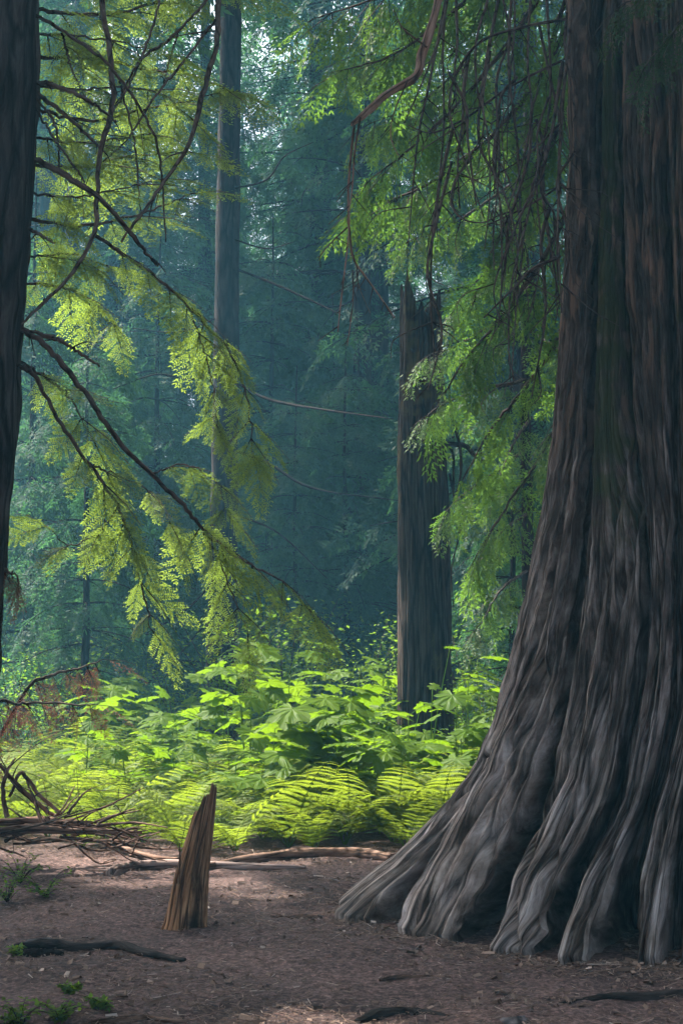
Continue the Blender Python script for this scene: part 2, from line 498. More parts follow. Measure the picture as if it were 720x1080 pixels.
# ------------------------------------------------------------------ ground
def build_ground():
    xs = np.concatenate([np.linspace(-88, -8, 28)[:-1], np.linspace(-8, 8, 420), np.linspace(8, 88, 28)[1:]])
    ys = np.concatenate([np.linspace(-40, 2, 12)[:-1], np.linspace(2, 14, 440)[:-1], np.linspace(14, 26, 90)[:-1], np.linspace(26, 112, 30)])
    X, Yy = np.meshgrid(xs, ys)
    Z = gz(X, Yy) + np.where(Yy < 12, fbm(X * 6, Yy * 6, 9, 2) * .018 + fbm(X * 15, Yy * 15, 19, 2) * .012, 0)
    n, k = X.shape
    idx = np.arange(n * k).reshape(n, k)
    q = np.stack([idx[:-1, :-1], idx[:-1, 1:], idx[1:, 1:], idx[1:, :-1]], -1).reshape(-1, 4)
    mb = MB(); mb.add(np.stack([X, Yy, Z], -1), quads=q)
    tag(mb.build('ground', M['ground']), kind='structure')


build_ground()


def build_litter():
    """needles, bark chips and twig bits lying loose on the bare soil"""
    mb = MB(); rg = np.random.default_rng(3)
    n = 34000
    y = 5.2 + 6.4 * rg.random(n) ** 1.3
    x = rg.uniform(-.32, .32, n) * y * 1.0 + rg.normal(0, .3, n)
    n3 = 5000                                                   # drifts of litter caught round the root toes of the giant cedar
    t3 = rg.uniform(-.4, 1.9, n3); r3 = Rbase(t3, np.zeros(n3)) + rg.gamma(1.3, .10, n3) - .08
    x = np.concatenate([x, CX - r3 * np.cos(t3)]); y = np.concatenate([y, CY - r3 * np.sin(t3)]); n += n3
    a = rg.uniform(0, math.pi * 2, n)
    l = (rg.gamma(1.6, .013, n) + .008) * np.where(rg.random(n) < .03, 2.8, 1); w = rg.uniform(.002, .006, n) * (1 + 5 * (rg.random(n) < .04))
    k = fbm(x * 1.6, y * 1.6, 77) + .25 * rg.random(n) + .5 * (np.arange(n) >= n - n3) > -.12; x, y, a, l, w = x[k], y[k], a[k], l[k], w[k]; n = len(x)
    z = gz(x, y) + fbm(x * 6, y * 6, 9, 2) * .018 + fbm(x * 15, y * 15, 19, 2) * .012 + .004 + rg.random(n) * .008
    tl = rg.normal(0, .22, n)
    dx = np.stack([np.cos(a) * l, np.sin(a) * l, tl * l], -1) * .5
    sx = np.stack([-np.sin(a) * w, np.cos(a) * w, rg.normal(0, .4, n) * w], -1) * .5
    c = np.stack([x, y, z], -1)
    up = np.array([0, 0, 1.]) * (w * .4)[:, None]
    q = np.stack([c - dx - sx, c + dx - sx * .6, c + dx + sx * .6, c - dx + sx], 1)
    q2 = np.stack([c - dx + sx, c + dx + sx * .6, c + dx * .9 + up - sx * .2, c - dx * .9 + up - sx * .2], 1)
    q3 = np.stack([c - dx * .9 + up - sx * .2, c + dx * .9 + up - sx * .2, c + dx - sx * .6, c - dx - sx], 1)
    t = np.clip(rg.normal(.5, .22, n), 0, 1)
    mb.quads(np.concatenate([q2, q3]), np.concatenate([t, t]))
    tag(mb.build('forest_litter', M['litter'], smooth=False), kind='stuff')



# ------------------------------------------------------------------ the giant cedar
CX, CY = 2.58, 9.0
TH_B = np.radians([-180, -120, -60, -25, 2, 12, 26, 45, 51, 57, 70, 90, 120, 150, 180])
RB_B = np.array([1.9, 1.9, 2.1, 2.3, 2.5, 2.60, 2.34, 2.28, 2.24, 2.02, 1.88, 1.85, 1.9, 1.9, 1.9])
SIL = [(598, -500), (597, 0), (597, 200), (590, 300), (583, 400), (575, 480), (562, 550), (546, 620), (526, 700), (508, 760), (486, 810), (461, 850), (430, 890), (402, 920), (368, 948), (350, 966)]


def _sil():
    zs, rs = [], []
    for i, (px, py) in enumerate(SIL):
        Yd = 8.85 if py < 800 else 8.85 - .4 * (py - 800) / 166
        p = P(px, py, Yd)
        zs.append(p[2]); rs.append(math.hypot(CX - p[0], CY - p[1]))
    zs = np.array(zs); rs = np.array(rs)
    return zs[::-1], rs[::-1]


SZ, SR = _sil()
RTOP = SR[-2]


def gfac(z):
    r = np.interp(z, SZ, SR)
    return np.clip((r - RTOP) / (SR[0] - RTOP), -.1, 1.05)


def Rbase(th, z):
    top = RTOP * np.clip(1.0 - np.maximum(z - 7, 0) * .018, .3, 1)
    rb = np.interp(th, TH_B, RB_B)
    g = gfac(z)
    # the front flares later (closer to the ground) than the left flank
    k = 1 + .35 * np.clip((th - R(25)) / R(50), 0, 1)
    return top + (rb - RTOP) * np.clip(g, 0, 1.1) ** k


def to_polar(px, py):
    d = ray(px, py)
    Y = np.arange(6.4, 9.3, .004)
    p = np.array([0, 0, CAMZ]) + d * (Y / d[1])[:, None]
    th = np.arctan2(CY - p[:, 1], CX - p[:, 0])
    r = np.hypot(CY - p[:, 1], CX - p[:, 0])
    hit = np.nonzero((r < Rbase(th, p[:, 2])) | (p[:, 2] < -.05))[0]
    i = hit[0] if len(hit) else int(np.argmin(r - Rbase(th, p[:, 2])))
    return th[i], p[i, 2]


# (pixels of the groove's course, its widths and depths from the top down)
GROOVES = [
    ([(599, -60), (599, 200), (595, 330), (588, 430), (577, 520), (562, 600), (543, 690), (519, 760), (486, 830), (452, 880), (414, 930), (398, 972)], [.05, .05, .04, .06, .10], [.20, .20, .14, .18, .55]),
    ([(612, -60), (611, 200), (610, 400), (605, 530), (596, 630), (586, 710), (575, 770), (556, 835), (540, 885), (522, 920), (508, 970)], [.06, .055, .05, .06, .135], [.34, .30, .26, .40, 1.7]),
    ([(633, -60), (636, 150), (642, 300), (650, 440), (668, 560), (672, 650), (665, 720), (655, 770), (638, 845), (618, 885), (598, 920), (580, 960), (568, 1008)], [.03, .035, .03, .04, .085], [.07, .12, .11, .22, 1.3]),
    ([(684, -60), (690, 200), (700, 360), (702, 480), (705, 600), (705, 720), (690, 795), (668, 860), (650, 930), (636, 1010)], [.035, .035, .035, .04, .075], [.10, .13, .13, .22, 1.2]),
    ([(735, -60), (737, 300), (734, 700), (718, 845), (706, 930), (703, 1010)], [.03, .035, .035, .035, .045], [.10, .13, .13, .18, .6]),
    ([(780, -60), (785, 500), (775, 845), (760, 930), (752, 1010)], [.04, .04, .04, .05, .12], [.06, .08, .08, .12, .6]),
    ([(850, -60), (860, 500), (850, 845), (845, 1010)], [.04, .04, .04, .05, .12], [.06, .08, .08, .12, .5]),
]
MINOR = [
    ([(650, -60), (655, 300), (640, 520), (625, 640), (610, 720), (596, 795), (563, 870), (546, 950), (545, 1000)], .022, .045),
    ([(660, -60), (662, 420), (650, 600), (634, 720), (625, 795), (584, 895), (560, 965), (556, 1003)], .022, .05),
    ([(575, 600), (562, 720), (527, 805), (487, 895), (452, 970)], .02, .04),
    ([(560, 640), (541, 720), (500, 800), (444, 885), (372, 955)], .02, .05),
    ([(590, 640), (576, 720), (548, 800), (515, 880), (480, 975)], .018, .035),
    ([(688, 500), (686, 700), (668, 800), (640, 890), (618, 960), (610, 1008)], .02, .05),
    ([(720, 500), (720, 700), (706, 820), (684, 910), (672, 1005)], .02, .045),
    ([(716, 500), (712, 740), (697, 850), (675, 960), (668, 1005)], .016, .03),
]


def build_giant():
    root = thing('giant_cedar', 'huge old cedar with a flared, fluted grey trunk and dark hollows between its root toes', 'tree', (CX, CY, 0))
    z = np.concatenate([np.linspace(-.22, 1.2, 210)[:-1], np.linspace(1.2, 7.2, 320)[:-1], np.linspace(7.2, 26, 40)])
    zz = z
    curves = []
    for pts, ws, ds in GROOVES:
        pol = np.array([to_polar(*p) for p in pts]); o = np.argsort(pol[:, 1])
        t = np.interp(zz, pol[o, 1], pol[o, 0])
        t = np.convolve(np.pad(t, 8, mode='edge'), np.ones(17) / 17, 'valid')
        f = np.clip(1 - (zz + .05) / 5.9, 0, 1)   # 0 top .. 1 base
        kn = [0, .35, .6, .82, .92, 1]
        ws = ws[:4] + [ws[3] * .7 + ws[4] * .3, ws[4]]; ds = ds[:4] + [ds[3] * .75 + ds[4] * .25, ds[4]]
        curves.append((t, np.interp(f, kn, ws), np.interp(f, kn, ds)))
    # the columns of the mesh follow the grooves: u is a lobe coordinate round the trunk
    gt = np.stack([c[0] for c in curves], 1)                      # rows x grooves
    gt = np.maximum.accumulate(gt + np.arange(gt.shape[1]) * 1e-3, 1)
    spacing = np.concatenate([[0], np.cumsum([.45, .75, .5, .5, .5, .6])])
    E = spacing[-1]
    ucol = np.concatenate([np.linspace(-4.5, -1.3, 60)[:-1], np.linspace(-1.3, E + .3, 1700)[:-1], np.linspace(E + .3, E + 4.5, 60)])
    u, Z = np.meshgrid(ucol, z)
    TH = np.zeros_like(u)
    fp = np.concatenate([[-4.5], spacing, [E + 4.5]])
    for r in range(len(zz)):
        TH[r] = np.interp(ucol, fp, np.concatenate([[-math.pi], gt[r], [math.pi]]))
    Rr = Rbase(TH, np.maximum(Z, -.02))
    R0 = Rr.copy()
    cut = np.zeros_like(TH)
    near = np.full_like(TH, 9.)
    for t, w, d in curves:
        ds = np.abs(TH - t[:, None]) * R0
        near = np.minimum(near, ds)
    bulge = .17 * (1 - np.exp(-near / .17)) * (.45 + .95 * np.clip(gfac(Z), 0, 1))
    Rr = Rr + bulge - .05
    # flutes and fibres that run with the lobes
    low = np.clip(1.2 - Z / 7, .5, 1.2) * (.40 + .60 * np.clip((Z - .8) / 2.2, 0, 1))
    wob = fbm(u * 1.3, Z * .35, 41) * .10
    bil = lambda a, b, sd: np.minimum(np.abs(vnoise(a, b, sd)) * 2.2, .8)
    Rr = Rr - .10 + low * (.050 * vnoise(u * 3.5 + wob, Z * .12, 3) + .048 * bil(u * 5 + wob * .7, Z * .12, 5) + .020 * bil(u * 13 + wob, Z * .16, 4) + .012 * bil(u * 29 + wob * 1.5, Z * .3, 6) + .010 * bil(u * 60 + wob * 2.5, Z * .55, 8) + .006 * bil(u * 120 + wob * 4, Z * 1.1, 9))
    Rr = Rr + .012 * bil(u * 9, Z * 6, 23) + .010 * vnoise(u * 30, Z * 14, 24)      # cross checks and scabs
    ridge = 1 - np.abs(vnoise(u * 15 + wob * 6, Z * .35, 12)) * 2
    ridge2 = 1 - np.abs(vnoise(u * 7.3 + wob * 2, Z * .28, 32)) * 2
    ridge3 = 1 - np.abs(vnoise(u * 31 + wob * 3, Z * .6, 33)) * 2
    Rr = Rr - .035 * np.clip(ridge - .90, 0, 1) / .10 - .06 * np.clip(ridge2 - .94, 0, 1) / .06 - .016 * np.clip(ridge3 - .85, 0, 1) / .15
    rb_ = np.random.default_rng(404)
    pk = np.cumsum(np.concatenate([[-4.6], rb_.uniform(.045, .15, 110)]))
    uu = u + .020 * vnoise(Z * .7, u * .8, 51) + .006 * vnoise(Z * 3.1, u * 2, 52)
    bi = np.clip(np.searchsorted(pk, uu.ravel()).reshape(uu.shape), 1, len(pk) - 1)
    dl = np.minimum(uu - pk[bi - 1], pk[bi] - uu); near_id = np.where(uu - pk[bi - 1] < pk[bi] - uu, bi - 1, bi)
    on = np.clip(vnoise(near_id * 7.7, Z * .55, 53) * 3 + .75, 0, 1)          # a crack opens and closes along its length
    Rr = Rr + .016 * (vnoise(bi * 3.3, Z * .35, 54) * 2) * np.clip(dl / .012, 0, 1) - .048 * on * np.exp(-(dl / .0085) ** 1.5)
    Rr = Rr + .018 * fbm(u * 1.8, Z * 1.8, 35, 3)                   # swellings 
    Rr = Rr + .035 * fbm(u * 1.1, Z * .55, 15, 3)                      # knots and burls
    mossm = np.full_like(TH, .18)
    for t, w, d in curves:
        ds = np.abs(TH - t[:, None]) * R0
        ww = w[:, None] * (1 + .16 * fbm(u * 0 + Z * 2.5, Z * 0, 17))
        cut = np.maximum(cut, d[:, None] * np.exp(-(ds / ww) ** (2.4 + 5 * np.clip((1.5 - Z) / 1.0, 0, 1))) * (.95 + .25 * vnoise(Z * 1.7, u * 0, 18)))
    for pts, w, d in MINOR:
        pol = np.array([to_polar(*p) for p in pts]); o = np.argsort(pol[:, 1])
        t = np.interp(zz, pol[o, 1], pol[o, 0])
        f = np.clip((pol[:, 1].max() - zz) / .6, 0, 1) * (1.3 + .9 * np.clip((1.2 - zz) / 1.2, 0, 1))
        ds = np.abs(TH - t[:, None] - .02 * vnoise(Z * 2, Z * 0, 3)) * R0
        Rr = Rr - (d * f)[:, None] * np.exp(-(ds / w) ** 1.5)
    # moss on the flank between the first grooves and up the right side
    mz = np.clip((Z - 1.6) / 1.0, 0, 1) * np.clip((6.5 - Z) / 1.5, 0, 1)
    mossm += mz * .56 * np.exp(-((u - .85) / .45) ** 2) + .30 * mz * np.exp(-((u - 1.9) / .45) ** 2)
    mossm += .16 * np.exp(-((u + .3) / .4) ** 2) * np.clip((Z - .2), 0, 1)
    Rr = np.maximum(Rr, .55)
    # hollows between the roots run inwards, those of the front towards the back of the tree
    k_ = np.clip((TH + .2) / .5, 0, 1) * np.clip((1.9 - TH) / .4, 0, 1) * .8
    dx = (1 - k_) * np.cos(TH) + k_ * .28; dy = (1 - k_) * np.sin(TH) + k_ * .96
    dn = np.hypot(dx, dy)
    cut = np.minimum(cut, Rr - .35)
    X = CX - Rr * np.cos(TH) + cut * dx / dn; Yv = CY - Rr * np.sin(TH) + cut * dy / dn
    V = np.stack([X - CX, Yv - CY, Z], -1)
    n, k = TH.shape
    idx = np.arange(n * k).reshape(n, k)
    q = np.stack([idx[:-1, :-1], idx[1:, :-1], idx[1:, 1:], idx[:-1, 1:]], -1).reshape(-1, 4)
    mb = MB(); mb.add(V, quads=q, tint=np.clip(mossm, 0, 1).ravel(), uv=np.stack([u, Z], -1))
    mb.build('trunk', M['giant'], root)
    return root


def local(root, pts):
    return [np.asarray(p) - np.array(root.location) for p in pts]


def PL(pts, y0, y1=None):
    """pixel polyline at distances from y0 to y1"""
    y1 = y0 if y1 is None else y1
    n = len(pts)
    return [P(p[0], p[1], y0 + (y1 - y0) * i / max(1, n - 1)) for i, p in enumerate(pts)]


giant = build_giant()
build_litter()


def curtain():
    """the tangle of thin dead twigs hanging beside the trunk"""
    rg = np.random.default_rng(17)
    spec = []
    named = [
        [(600, 60), (540, 90), (490, 125), (455, 140), (430, 132)],
        [(596, 20), (545, 30), (505, 45), (480, 80), (474, 120), (490, 170), (510, 230)],
        [(560, -20), (556, 60), (560, 120), (548, 180), (530, 235)],
        [(590, 130), (560, 160), (530, 180), (500, 190)],
        [(498, 165), (480, 190), (476, 215), (490, 232), (515, 233), (520, 215)],
        [(592, 195), (560, 215), (530, 230), (505, 240)],
        [(540, -20), (536, 70), (545, 150), (548, 230), (543, 300), (548, 330)],
        [(575, -20), (580, 100), (566, 190), (570, 270), (556, 340)],
        [(525, 0), (510, 80), (505, 150), (530, 200), (545, 260), (540, 320)],
        [(590, 270), (560, 285), (540, 305), (510, 335)],
        [(580, 215), (570, 260), (575, 330), (560, 420)],
        [(470, 0), (452, 90), (440, 150), (430, 260)],
        [(605, -20), (592, 120), (588, 240), (592, 330)],
    ]
    for p in named: spec.append((p, rg.uniform(8.4, 9.0)))
    for k in range(26):
        x = rg.uniform(470, 606); y = rg.uniform(-40, 200)
        pts = [(x, y)]
        dx = rg.uniform(-25, 12)
        for j in range(rg.integers(3, 6)):
            x += dx * rg.uniform(.2, 1.2) + rg.normal(0, 7); y += rg.uniform(25, 70)
            dx *= rg.uniform(-.4, 1.1)
            pts.append((min(x, 606), y))
        spec.append((pts, rg.uniform(8.3, 9.4)))
    for pts, Y in spec:
        mb = MB()
        path = smooth_path(local(giant, PL(pts, Y, Y - rg.uniform(-.3, .5))), 26)
        w = rg.uniform(.007, .013)
        tube(mb, path, [w, w * .8, w * .35], 6, .3, rg.integers(99))
        for j in range(rg.integers(3, 8)):
            i = rg.integers(4, 25)
            a = path[i]; l = rg.uniform(.08, .35)
            b = a + np.array([rg.normal(0, .4), rg.normal(0, .3), -rg.uniform(.1, .9)]) * l
            c = b + np.array([rg.normal(0, .4), rg.normal(0, .3), -rg.uniform(.3, .9)]) * l * .8
            tube(mb, smooth_path([a, b, c], 8), [w * .45, w * .15], 4, 0, 0, False)
        mb.build('hanging_twig', M['twig'], giant)


curtain()


def broken_limb():
    pts = [(470, -60), (462, 0), (445, 58), (438, 80), (412, 97), (395, 110), (380, 124), (371, 131)]
    mb = MB(); path = smooth_path(local(giant, PL(pts, 8.2, 7.8)), 40)
    tube(mb, path, [.030, .028, .026, .022, .012], 9, .6, 5)
    br = mb.build('broken_branch', M['dead'], giant)
    rg = np.random.default_rng(5)
    hang = [
        ([(374, 128), (370, 165), (367, 205), (368, 240), (364, 280), (358, 330), (356, 350)], .008),
        ([(380, 124), (374, 160), (371, 200), (366, 235)], .007),
        ([(367, 230), (372, 270), (384, 290), (400, 312), (416, 335)], .008),
        ([(372, 285), (372, 320), (366, 365)], .005),
        ([(366, 240), (350, 255), (335, 272)], .005),
        ([(430, 84), (415, 120), (412, 145), (420, 165)], .005),
        ([(450, 50), (425, 30), (415, 10)], .006),
        ([(376, 280), (378, 300), (390, 330)], .004),
    ]
    for p, w in hang:
        m2 = MB(); pa = smooth_path(local(giant, PL(p, 7.82, 7.75)), 18)
        tube(m2, pa, [w, w * .4], 6, .5, 3)
        for j in range(7):
            i = rg.integers(3, 17); a = pa[i]; l = rg.uniform(.05, .14)
            tube(m2, [a, a + np.array([rg.normal(0, .5), rg.normal(0, .4), -rg.uniform(.3, 1)]) * l], [w * .5, .0015], 4, 0, 0, False)
        m2.build('dead_twig', M['dead'], br)
    return br


broken_limb()

# cedar sprays of the giant's own low limbs, hanging in the upper right of the view
CEDAR_LIMBS = [
    ([(640, -150), (560, -60), (480, 10), (420, 55), (360, 75)], 10.2, 11.6, .55),
    ([(640, -120), (560, 10), (500, 90), (440, 150), (390, 190)], 10.2, 11.4, .55),
    ([(640, -60), (570, 80), (500, 160), (440, 200), (380, 220)], 10.2, 11.8, .48),
    ([(640, 40), (580, 150), (535, 230), (510, 290), (495, 330)], 10.2, 11.2, .42),
    ([(640, 100), (590, 240), (540, 320), (490, 380), (460, 430)], 10.2, 11.4, .50),
    ([(640, 200), (600, 330), (560, 400), (520, 450), (490, 500)], 10.4, 11.4, .45),
    ([(640, 300), (600, 420), (570, 480), (530, 540), (500, 590)], 10.6, 12.4, .45),
    ([(640, -170), (540, -90), (460, -30), (390, 0), (330, 20)], 10.2, 12.6, .6),
    ([(640, 0), (590, 90), (560, 200), (545, 300)], 10.4, 10.8, .45),
    ([(640, -100), (600, -10), (570, 80), (550, 170)], 10.0, 10.2, .45),
]
for i, (p, a, b, s) in enumerate(CEDAR_LIMBS):
    leafy_branch('branch', local(giant, PL(p, a, b)), [.028, .016, .005], giant, CED, 'cedar', s, .25, start=.25, hang=.9, spread=.6, seed=60 + i, tint=.05)
# shadowed spray crossing the top of the trunk, its shade put into the leaf colour
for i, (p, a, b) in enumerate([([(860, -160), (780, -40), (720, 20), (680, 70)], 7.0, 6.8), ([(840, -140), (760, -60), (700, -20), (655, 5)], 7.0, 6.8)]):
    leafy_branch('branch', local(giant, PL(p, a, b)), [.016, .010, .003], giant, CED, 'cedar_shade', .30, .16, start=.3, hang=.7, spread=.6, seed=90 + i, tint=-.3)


# ------------------------------------------------------------------ the hemlock at the left edge
def build_hemlock():
    base = P(-78, 980, 6.0); base[2] = 0
    root = thing('hemlock_tree', 'dark trunk cut by the left edge, with bare crooked limbs and sunlit yellow-green drooping sprays', 'tree', base)
    edge = [(42, -140), (42, 0), (35, 200), (22, 350), (17, 450), (5, 600), (-8, 760), (-28, 980)]
    pts = []
    for e in edge:
        p = P(e[0], e[1], 6.0); p[0] -= .24; pts.append(p)
    pts[-1][2] = -.15
    pts = pts[::-1]
    top = pts[-1]
    pts.append(top + np.array([.1, .05, 4.0])); pts.append(top + np.array([.15, .1, 9.0]))
    mb = MB(); tube(mb, smooth_path(local(root, pts), 260), [.34, .25, .24, .24, .23, .23, .22, .2, .15, .08], 56, .16, 3)
    mb.build('trunk', M['bark'], root)
    bare = [
        ([(30, 84), (60, 91), (95, 107), (123, 128)], .015, 6.0, 6.2),
        ([(30, 92), (62, 115), (90, 140), (111, 162)], .013, 6.0, 6.4),
        ([(26, 163), (60, 180), (100, 205), (130, 236), (150, 262), (166, 280)], .017, 6.0, 6.5),
        ([(32, 96), (55, 125), (62, 150), (62, 176)], .008, 6.0, 6.2),
        ([(232, -60), (230, 0), (227, 50), (215, 95), (200, 150), (175, 190), (150, 225), (128, 254)], .017, 7.0, 6.4),
        ([(104, -60), (108, 0), (117, 60), (118, 115), (105, 165), (102, 215), (98, 250), (75, 290), (45, 320), (14, 350)], .017, 6.6, 6.0),
        ([(240, -30), (210, 10), (180, 40), (150, 62), (128, 100), (108, 150)], .010, 6.9, 6.6),
        ([(228, 20), (190, 70), (165, 100), (135, 146), (110, 170)], .009, 6.8, 6.6),
        ([(170, -40), (166, 10), (150, 60), (132, 98), (112, 128)], .009, 6.8, 6.6),
        ([(36, 15), (70, 35), (100, 55), (120, 75), (145, 110), (165, 150), (172, 200), (175, 255)], .010, 6.0, 6.7),
        ([(66, 35), (75, 70), (85, 92)], .007, 6.1, 6.2),
        ([(126, 85), (140, 140), (146, 190), (148, 232)], .007, 6.6, 6.8),
        ([(20, 238), (40, 246), (57, 257)], .010, 6.0, 6.0),
        ([(14, 345), (60, 358), (105, 386)], .013, 6.0, 6.3),
        ([(36, 110), (60, 150), (85, 185), (95, 205)], .007, 6.0, 6.3),
        ([(190, 30), (180, 60), (172, 90)], .006, 6.8, 6.8),
    ]
    rg = np.random.default_rng(77)
    for p, w, a, b in bare:
        w *= .82
        m2 = MB(); pa = smooth_path(local(root, PL(p, a, b)), 44) + rg.normal(0, .0025, (44, 3))
        tube(m2, pa, [w, w * .85, w * .4], 8, .45, rg.integers(99))
        for j in range(rg.integers(2, 6)):
            i = rg.integers(8, 43); c = pa[i]; l = rg.uniform(.05, .16)
            d = np.array([rg.normal(0, .7), rg.normal(0, .5), rg.normal(-.2, .6)])
            tube(m2, smooth_path([c, c + d * l * .6, c + d * l + [0, 0, -.02]], 6), [w * .35, .0015], 4, 0, 0, False)
        m2.build('bare_branch', M['twig'], root)
    leafy = [
        # course, depths, limb radius, spray, step, start, tint
        ([(12, 340), (50, 365), (90, 415), (125, 465), (160, 500), (195, 535), (218, 562), (258, 592), (300, 615), (332, 650)], 6.0, 7.0, .014, .30, .075, .62, .10),
        ([(18, 385), (35, 395), (60, 440), (95, 490), (125, 535), (140, 580), (150, 620), (160, 665)], 6.0, 6.7, .011, .27, .075, .36, .12),
        ([(98, 245), (140, 275), (180, 305), (215, 340), (245, 375), (262, 430), (266, 480)], 6.4, 7.2, .010, .27, .060, .10, .02),
        ([(20, 380), (50, 400), (75, 420), (100, 470)], 6.1, 6.5, .008, .26, .075, .20, .15),
        ([(40, 60), (95, 62), (150, 72), (205, 80), (245, 96)], 6.7, 7.3, .010, .30, .11, .10, .10),
        ([(40, 115), (90, 128), (140, 118), (190, 108), (225, 98)], 6.7, 7.3, .009, .28, .11, .15, .12),
        ([(35, 175), (90, 175), (140, 165), (195, 160)], 6.7, 7.2, .009, .28, .12, .15, .10),
        ([(30, 230), (90, 238), (150, 225), (200, 205)], 6.7, 7.2, .009, .28, .12, .15, .12),
        ([(40, 10), (90, 15), (140, 10), (200, -10), (250, -10)], 6.7, 7.3, .010, .30, .12, .10, .05),
        ([(215, 562), (235, 600), (250, 640), (262, 668)], 6.75, 7.0, .005, .24, .070, .10, .14),
        ([(95, 490), (120, 500), (160, 520), (185, 560)], 6.4, 6.6, .005, .24, .075, .20, .16),
        ([(125, 535), (105, 560), (75, 575), (50, 555)], 6.5, 6.5, .005, .22, .080, .20, .14),
        ([(200, 325), (215, 370), (225, 410), (228, 450)], 6.8, 7.0, .005, .22, .070, .15, .08),
        ([(160, 500), (190, 490), (225, 505), (240, 545)], 6.6, 6.8, .005, .22, .070, .15, -.02),
        ([(15, 300), (55, 300), (95, 315), (120, 340)], 6.6, 7.2, .008, .26, .09, .20, .08),
        ([(35, 35), (80, 38), (130, 45), (175, 60)], 6.5, 6.9, .007, .28, .07, .10, -.05),
        ([(40, 90), (85, 95), (130, 92), (170, 100), (200, 125)], 6.6, 7.1, .007, .28, .07, .10, .05),
        ([(38, 145), (80, 150), (120, 148), (160, 140)], 6.5, 6.9, .007, .27, .07, .10, .0),
        ([(35, 205), (75, 208), (120, 200), (170, 190)], 6.5, 6.9, .007, .27, .07, .10, .08),
        ([(60, -30), (110, -20), (160, -25), (220, -20)], 6.6, 7.1, .007, .30, .07, .10, -.05),
        ([(30, 270), (75, 268), (110, 280)], 6.5, 6.8, .006, .26, .07, .10, .06),
    ]
    for i, (p, a, b, w, s, st, sta, ti) in enumerate(leafy):
        leafy_branch('leafy_branch', local(root, PL(p, a, b)), [w, w * .7, w * .25], root, HEM, 'hemlock', s * 1.2, st * 2.1, start=sta, hang=.42, spread=.95, seed=130 + i, tint=ti)
    # dead brown spray hanging by the trunk
    leafy_branch('dead_branch', local(root, PL([(-30, 590), (0, 598), (16, 606), (22, 620)], 6.0, 6.1)), [.008, .003], root, DRY, 'brown', .14, .04, start=.4, hang=1.2, spread=.4, seed=5, fol_name='dead_needles')
    return root


hemlock = build_hemlock()


# ------------------------------------------------------------------ trees with crowns
def wood_trunk(mb, H, r0, seed, sides=18, lean=(0, 0), flare=1.35, n=60):
    zt = np.linspace(-.3, H, n)
    path = np.stack([lean[0] * zt / H + .04 * np.sin(zt * .5 + seed), lean[1] * zt / H + .04 * np.cos(zt * .43 + seed), zt], -1)
    rad = r0 * (1 - .9 * np.clip(zt / H, 0, 1)) * (1 + (flare - 1) * np.exp(-np.maximum(zt, 0) / .5))
    tube(mb, path, rad, sides, .14, seed)


def conifer_meshes(seed, H, Rmax, z0, r0, zdense, zfull=None):
    """trunk with limbs, and a crown of drooping sprays; finer below zdense"""
    rg = np.random.default_rng(seed)
    tm = MB(); wood_trunk(tm, H, r0, seed)
    o_, d_, s_, t_ = [], [], [], []
    z = z0
    while z < H - .6:
        dense = z < zdense
        nb = rg.integers(3, 6) if dense else 3
        for b in range(nb + (2 if dense else 0)):
            a = rg.uniform(0, 2 * math.pi)
            L = Rmax * (1 - z / H) ** .7 * rg.uniform(.55, 1.15) + .3
            if b >= nb: L = rg.uniform(.7, 1.2)
            rise = rg.uniform(-.05, .22); dro = rg.uniform(.18, .45)
            f = np.linspace(0, 1, 9)
            hd = np.array([math.cos(a), math.sin(a), 0])
            side = np.array([-hd[1], hd[0], 0])
            cur = rg.normal(0, .12)
            path = hd * (L * f)[:, None] + side * (cur * L * f * f)[:, None]
            path[:, 2] = z + L * (rise * f - dro * f * f)
            tube(tm, path, [r0 * .09 * (1 - .6 * z / H) + .012, .006], 4, 0, 0, False)
            st = .42 if dense else .9
            k = st * .5 + .25
            while k < L:
                ff = k / L; p = np.array([np.interp(ff, f, path[:, c]) for c in range(3)])
                for sd in (1, -1):
                    if rg.random() < .18: continue
                    d = hd * rg.uniform(.3, .9) + side * sd * rg.uniform(.4, 1.0) + np.array([0, 0, -rg.uniform(.25, 1.0)])
                    o_.append(p); d_.append(d); s_.append((rg.uniform(.55, 1.05) if dense else rg.uniform(1.2, 1.9)) * (1 - .25 * ff)); t_.append(rg.normal(0, .12) + .12 * ff)
                k += st * rg.uniform(.7, 1.3)
            o_.append(path[-1]); d_.append(path[-1] - path[-2] + [0, 0, -.05]); s_.append(.8); t_.append(.1)
        z += rg.uniform(.35, .7) if dense else rg.uniform(.8, 1.3)
    cm = MB()
    o_, d_, s_, t_ = map(np.array, (o_, d_, s_, t_))
    up = rg.normal(0, .4, o_.shape) + [0, 0, 1.]
    pick = rg.integers(0, 3, len(o_))
    for k in range(3):
        w = pick == k
        place(cm, FAR[k], o_[w], d_[w], up[w], s_[w], t_[w])
    return tm, cm


VAR = []
for s, H, Rm, z0, r0 in ((201, 34, 3.6, 1.2, .34), (202, 38, 4.2, 2.2, .42), (203, 30, 3.2, .8, .28), (204, 12, 2.6, .4, .13)):
    tm, cm = conifer_meshes(s, H, Rm, z0, r0, 17)
    VAR.append((tm.data('trunk', M['bark_far']), cm.data('crown', M['conifer'], smooth=False)))

made = {}


def conifer(var, x, y, rz, sc, label, cat='tree', group=None, name='conifer_tree'):
    if var not in made:
        r = thing(name, label, cat, (x, y, float(gz(x, y))), rz, group)
        link('trunk', VAR[var][0], r); link('crown', VAR[var][1], r)
        made[var] = r
    else:
        r = copy_tree(made[var]); r.name = name
        tag(r, label, cat)
        if group: r['group'] = group
        elif 'group' in r: del r['group']
        r.location = (x, y, float(gz(x, y))); r.rotation_euler = (0, 0, rz)
    r.scale = (sc, sc, sc)
    return r


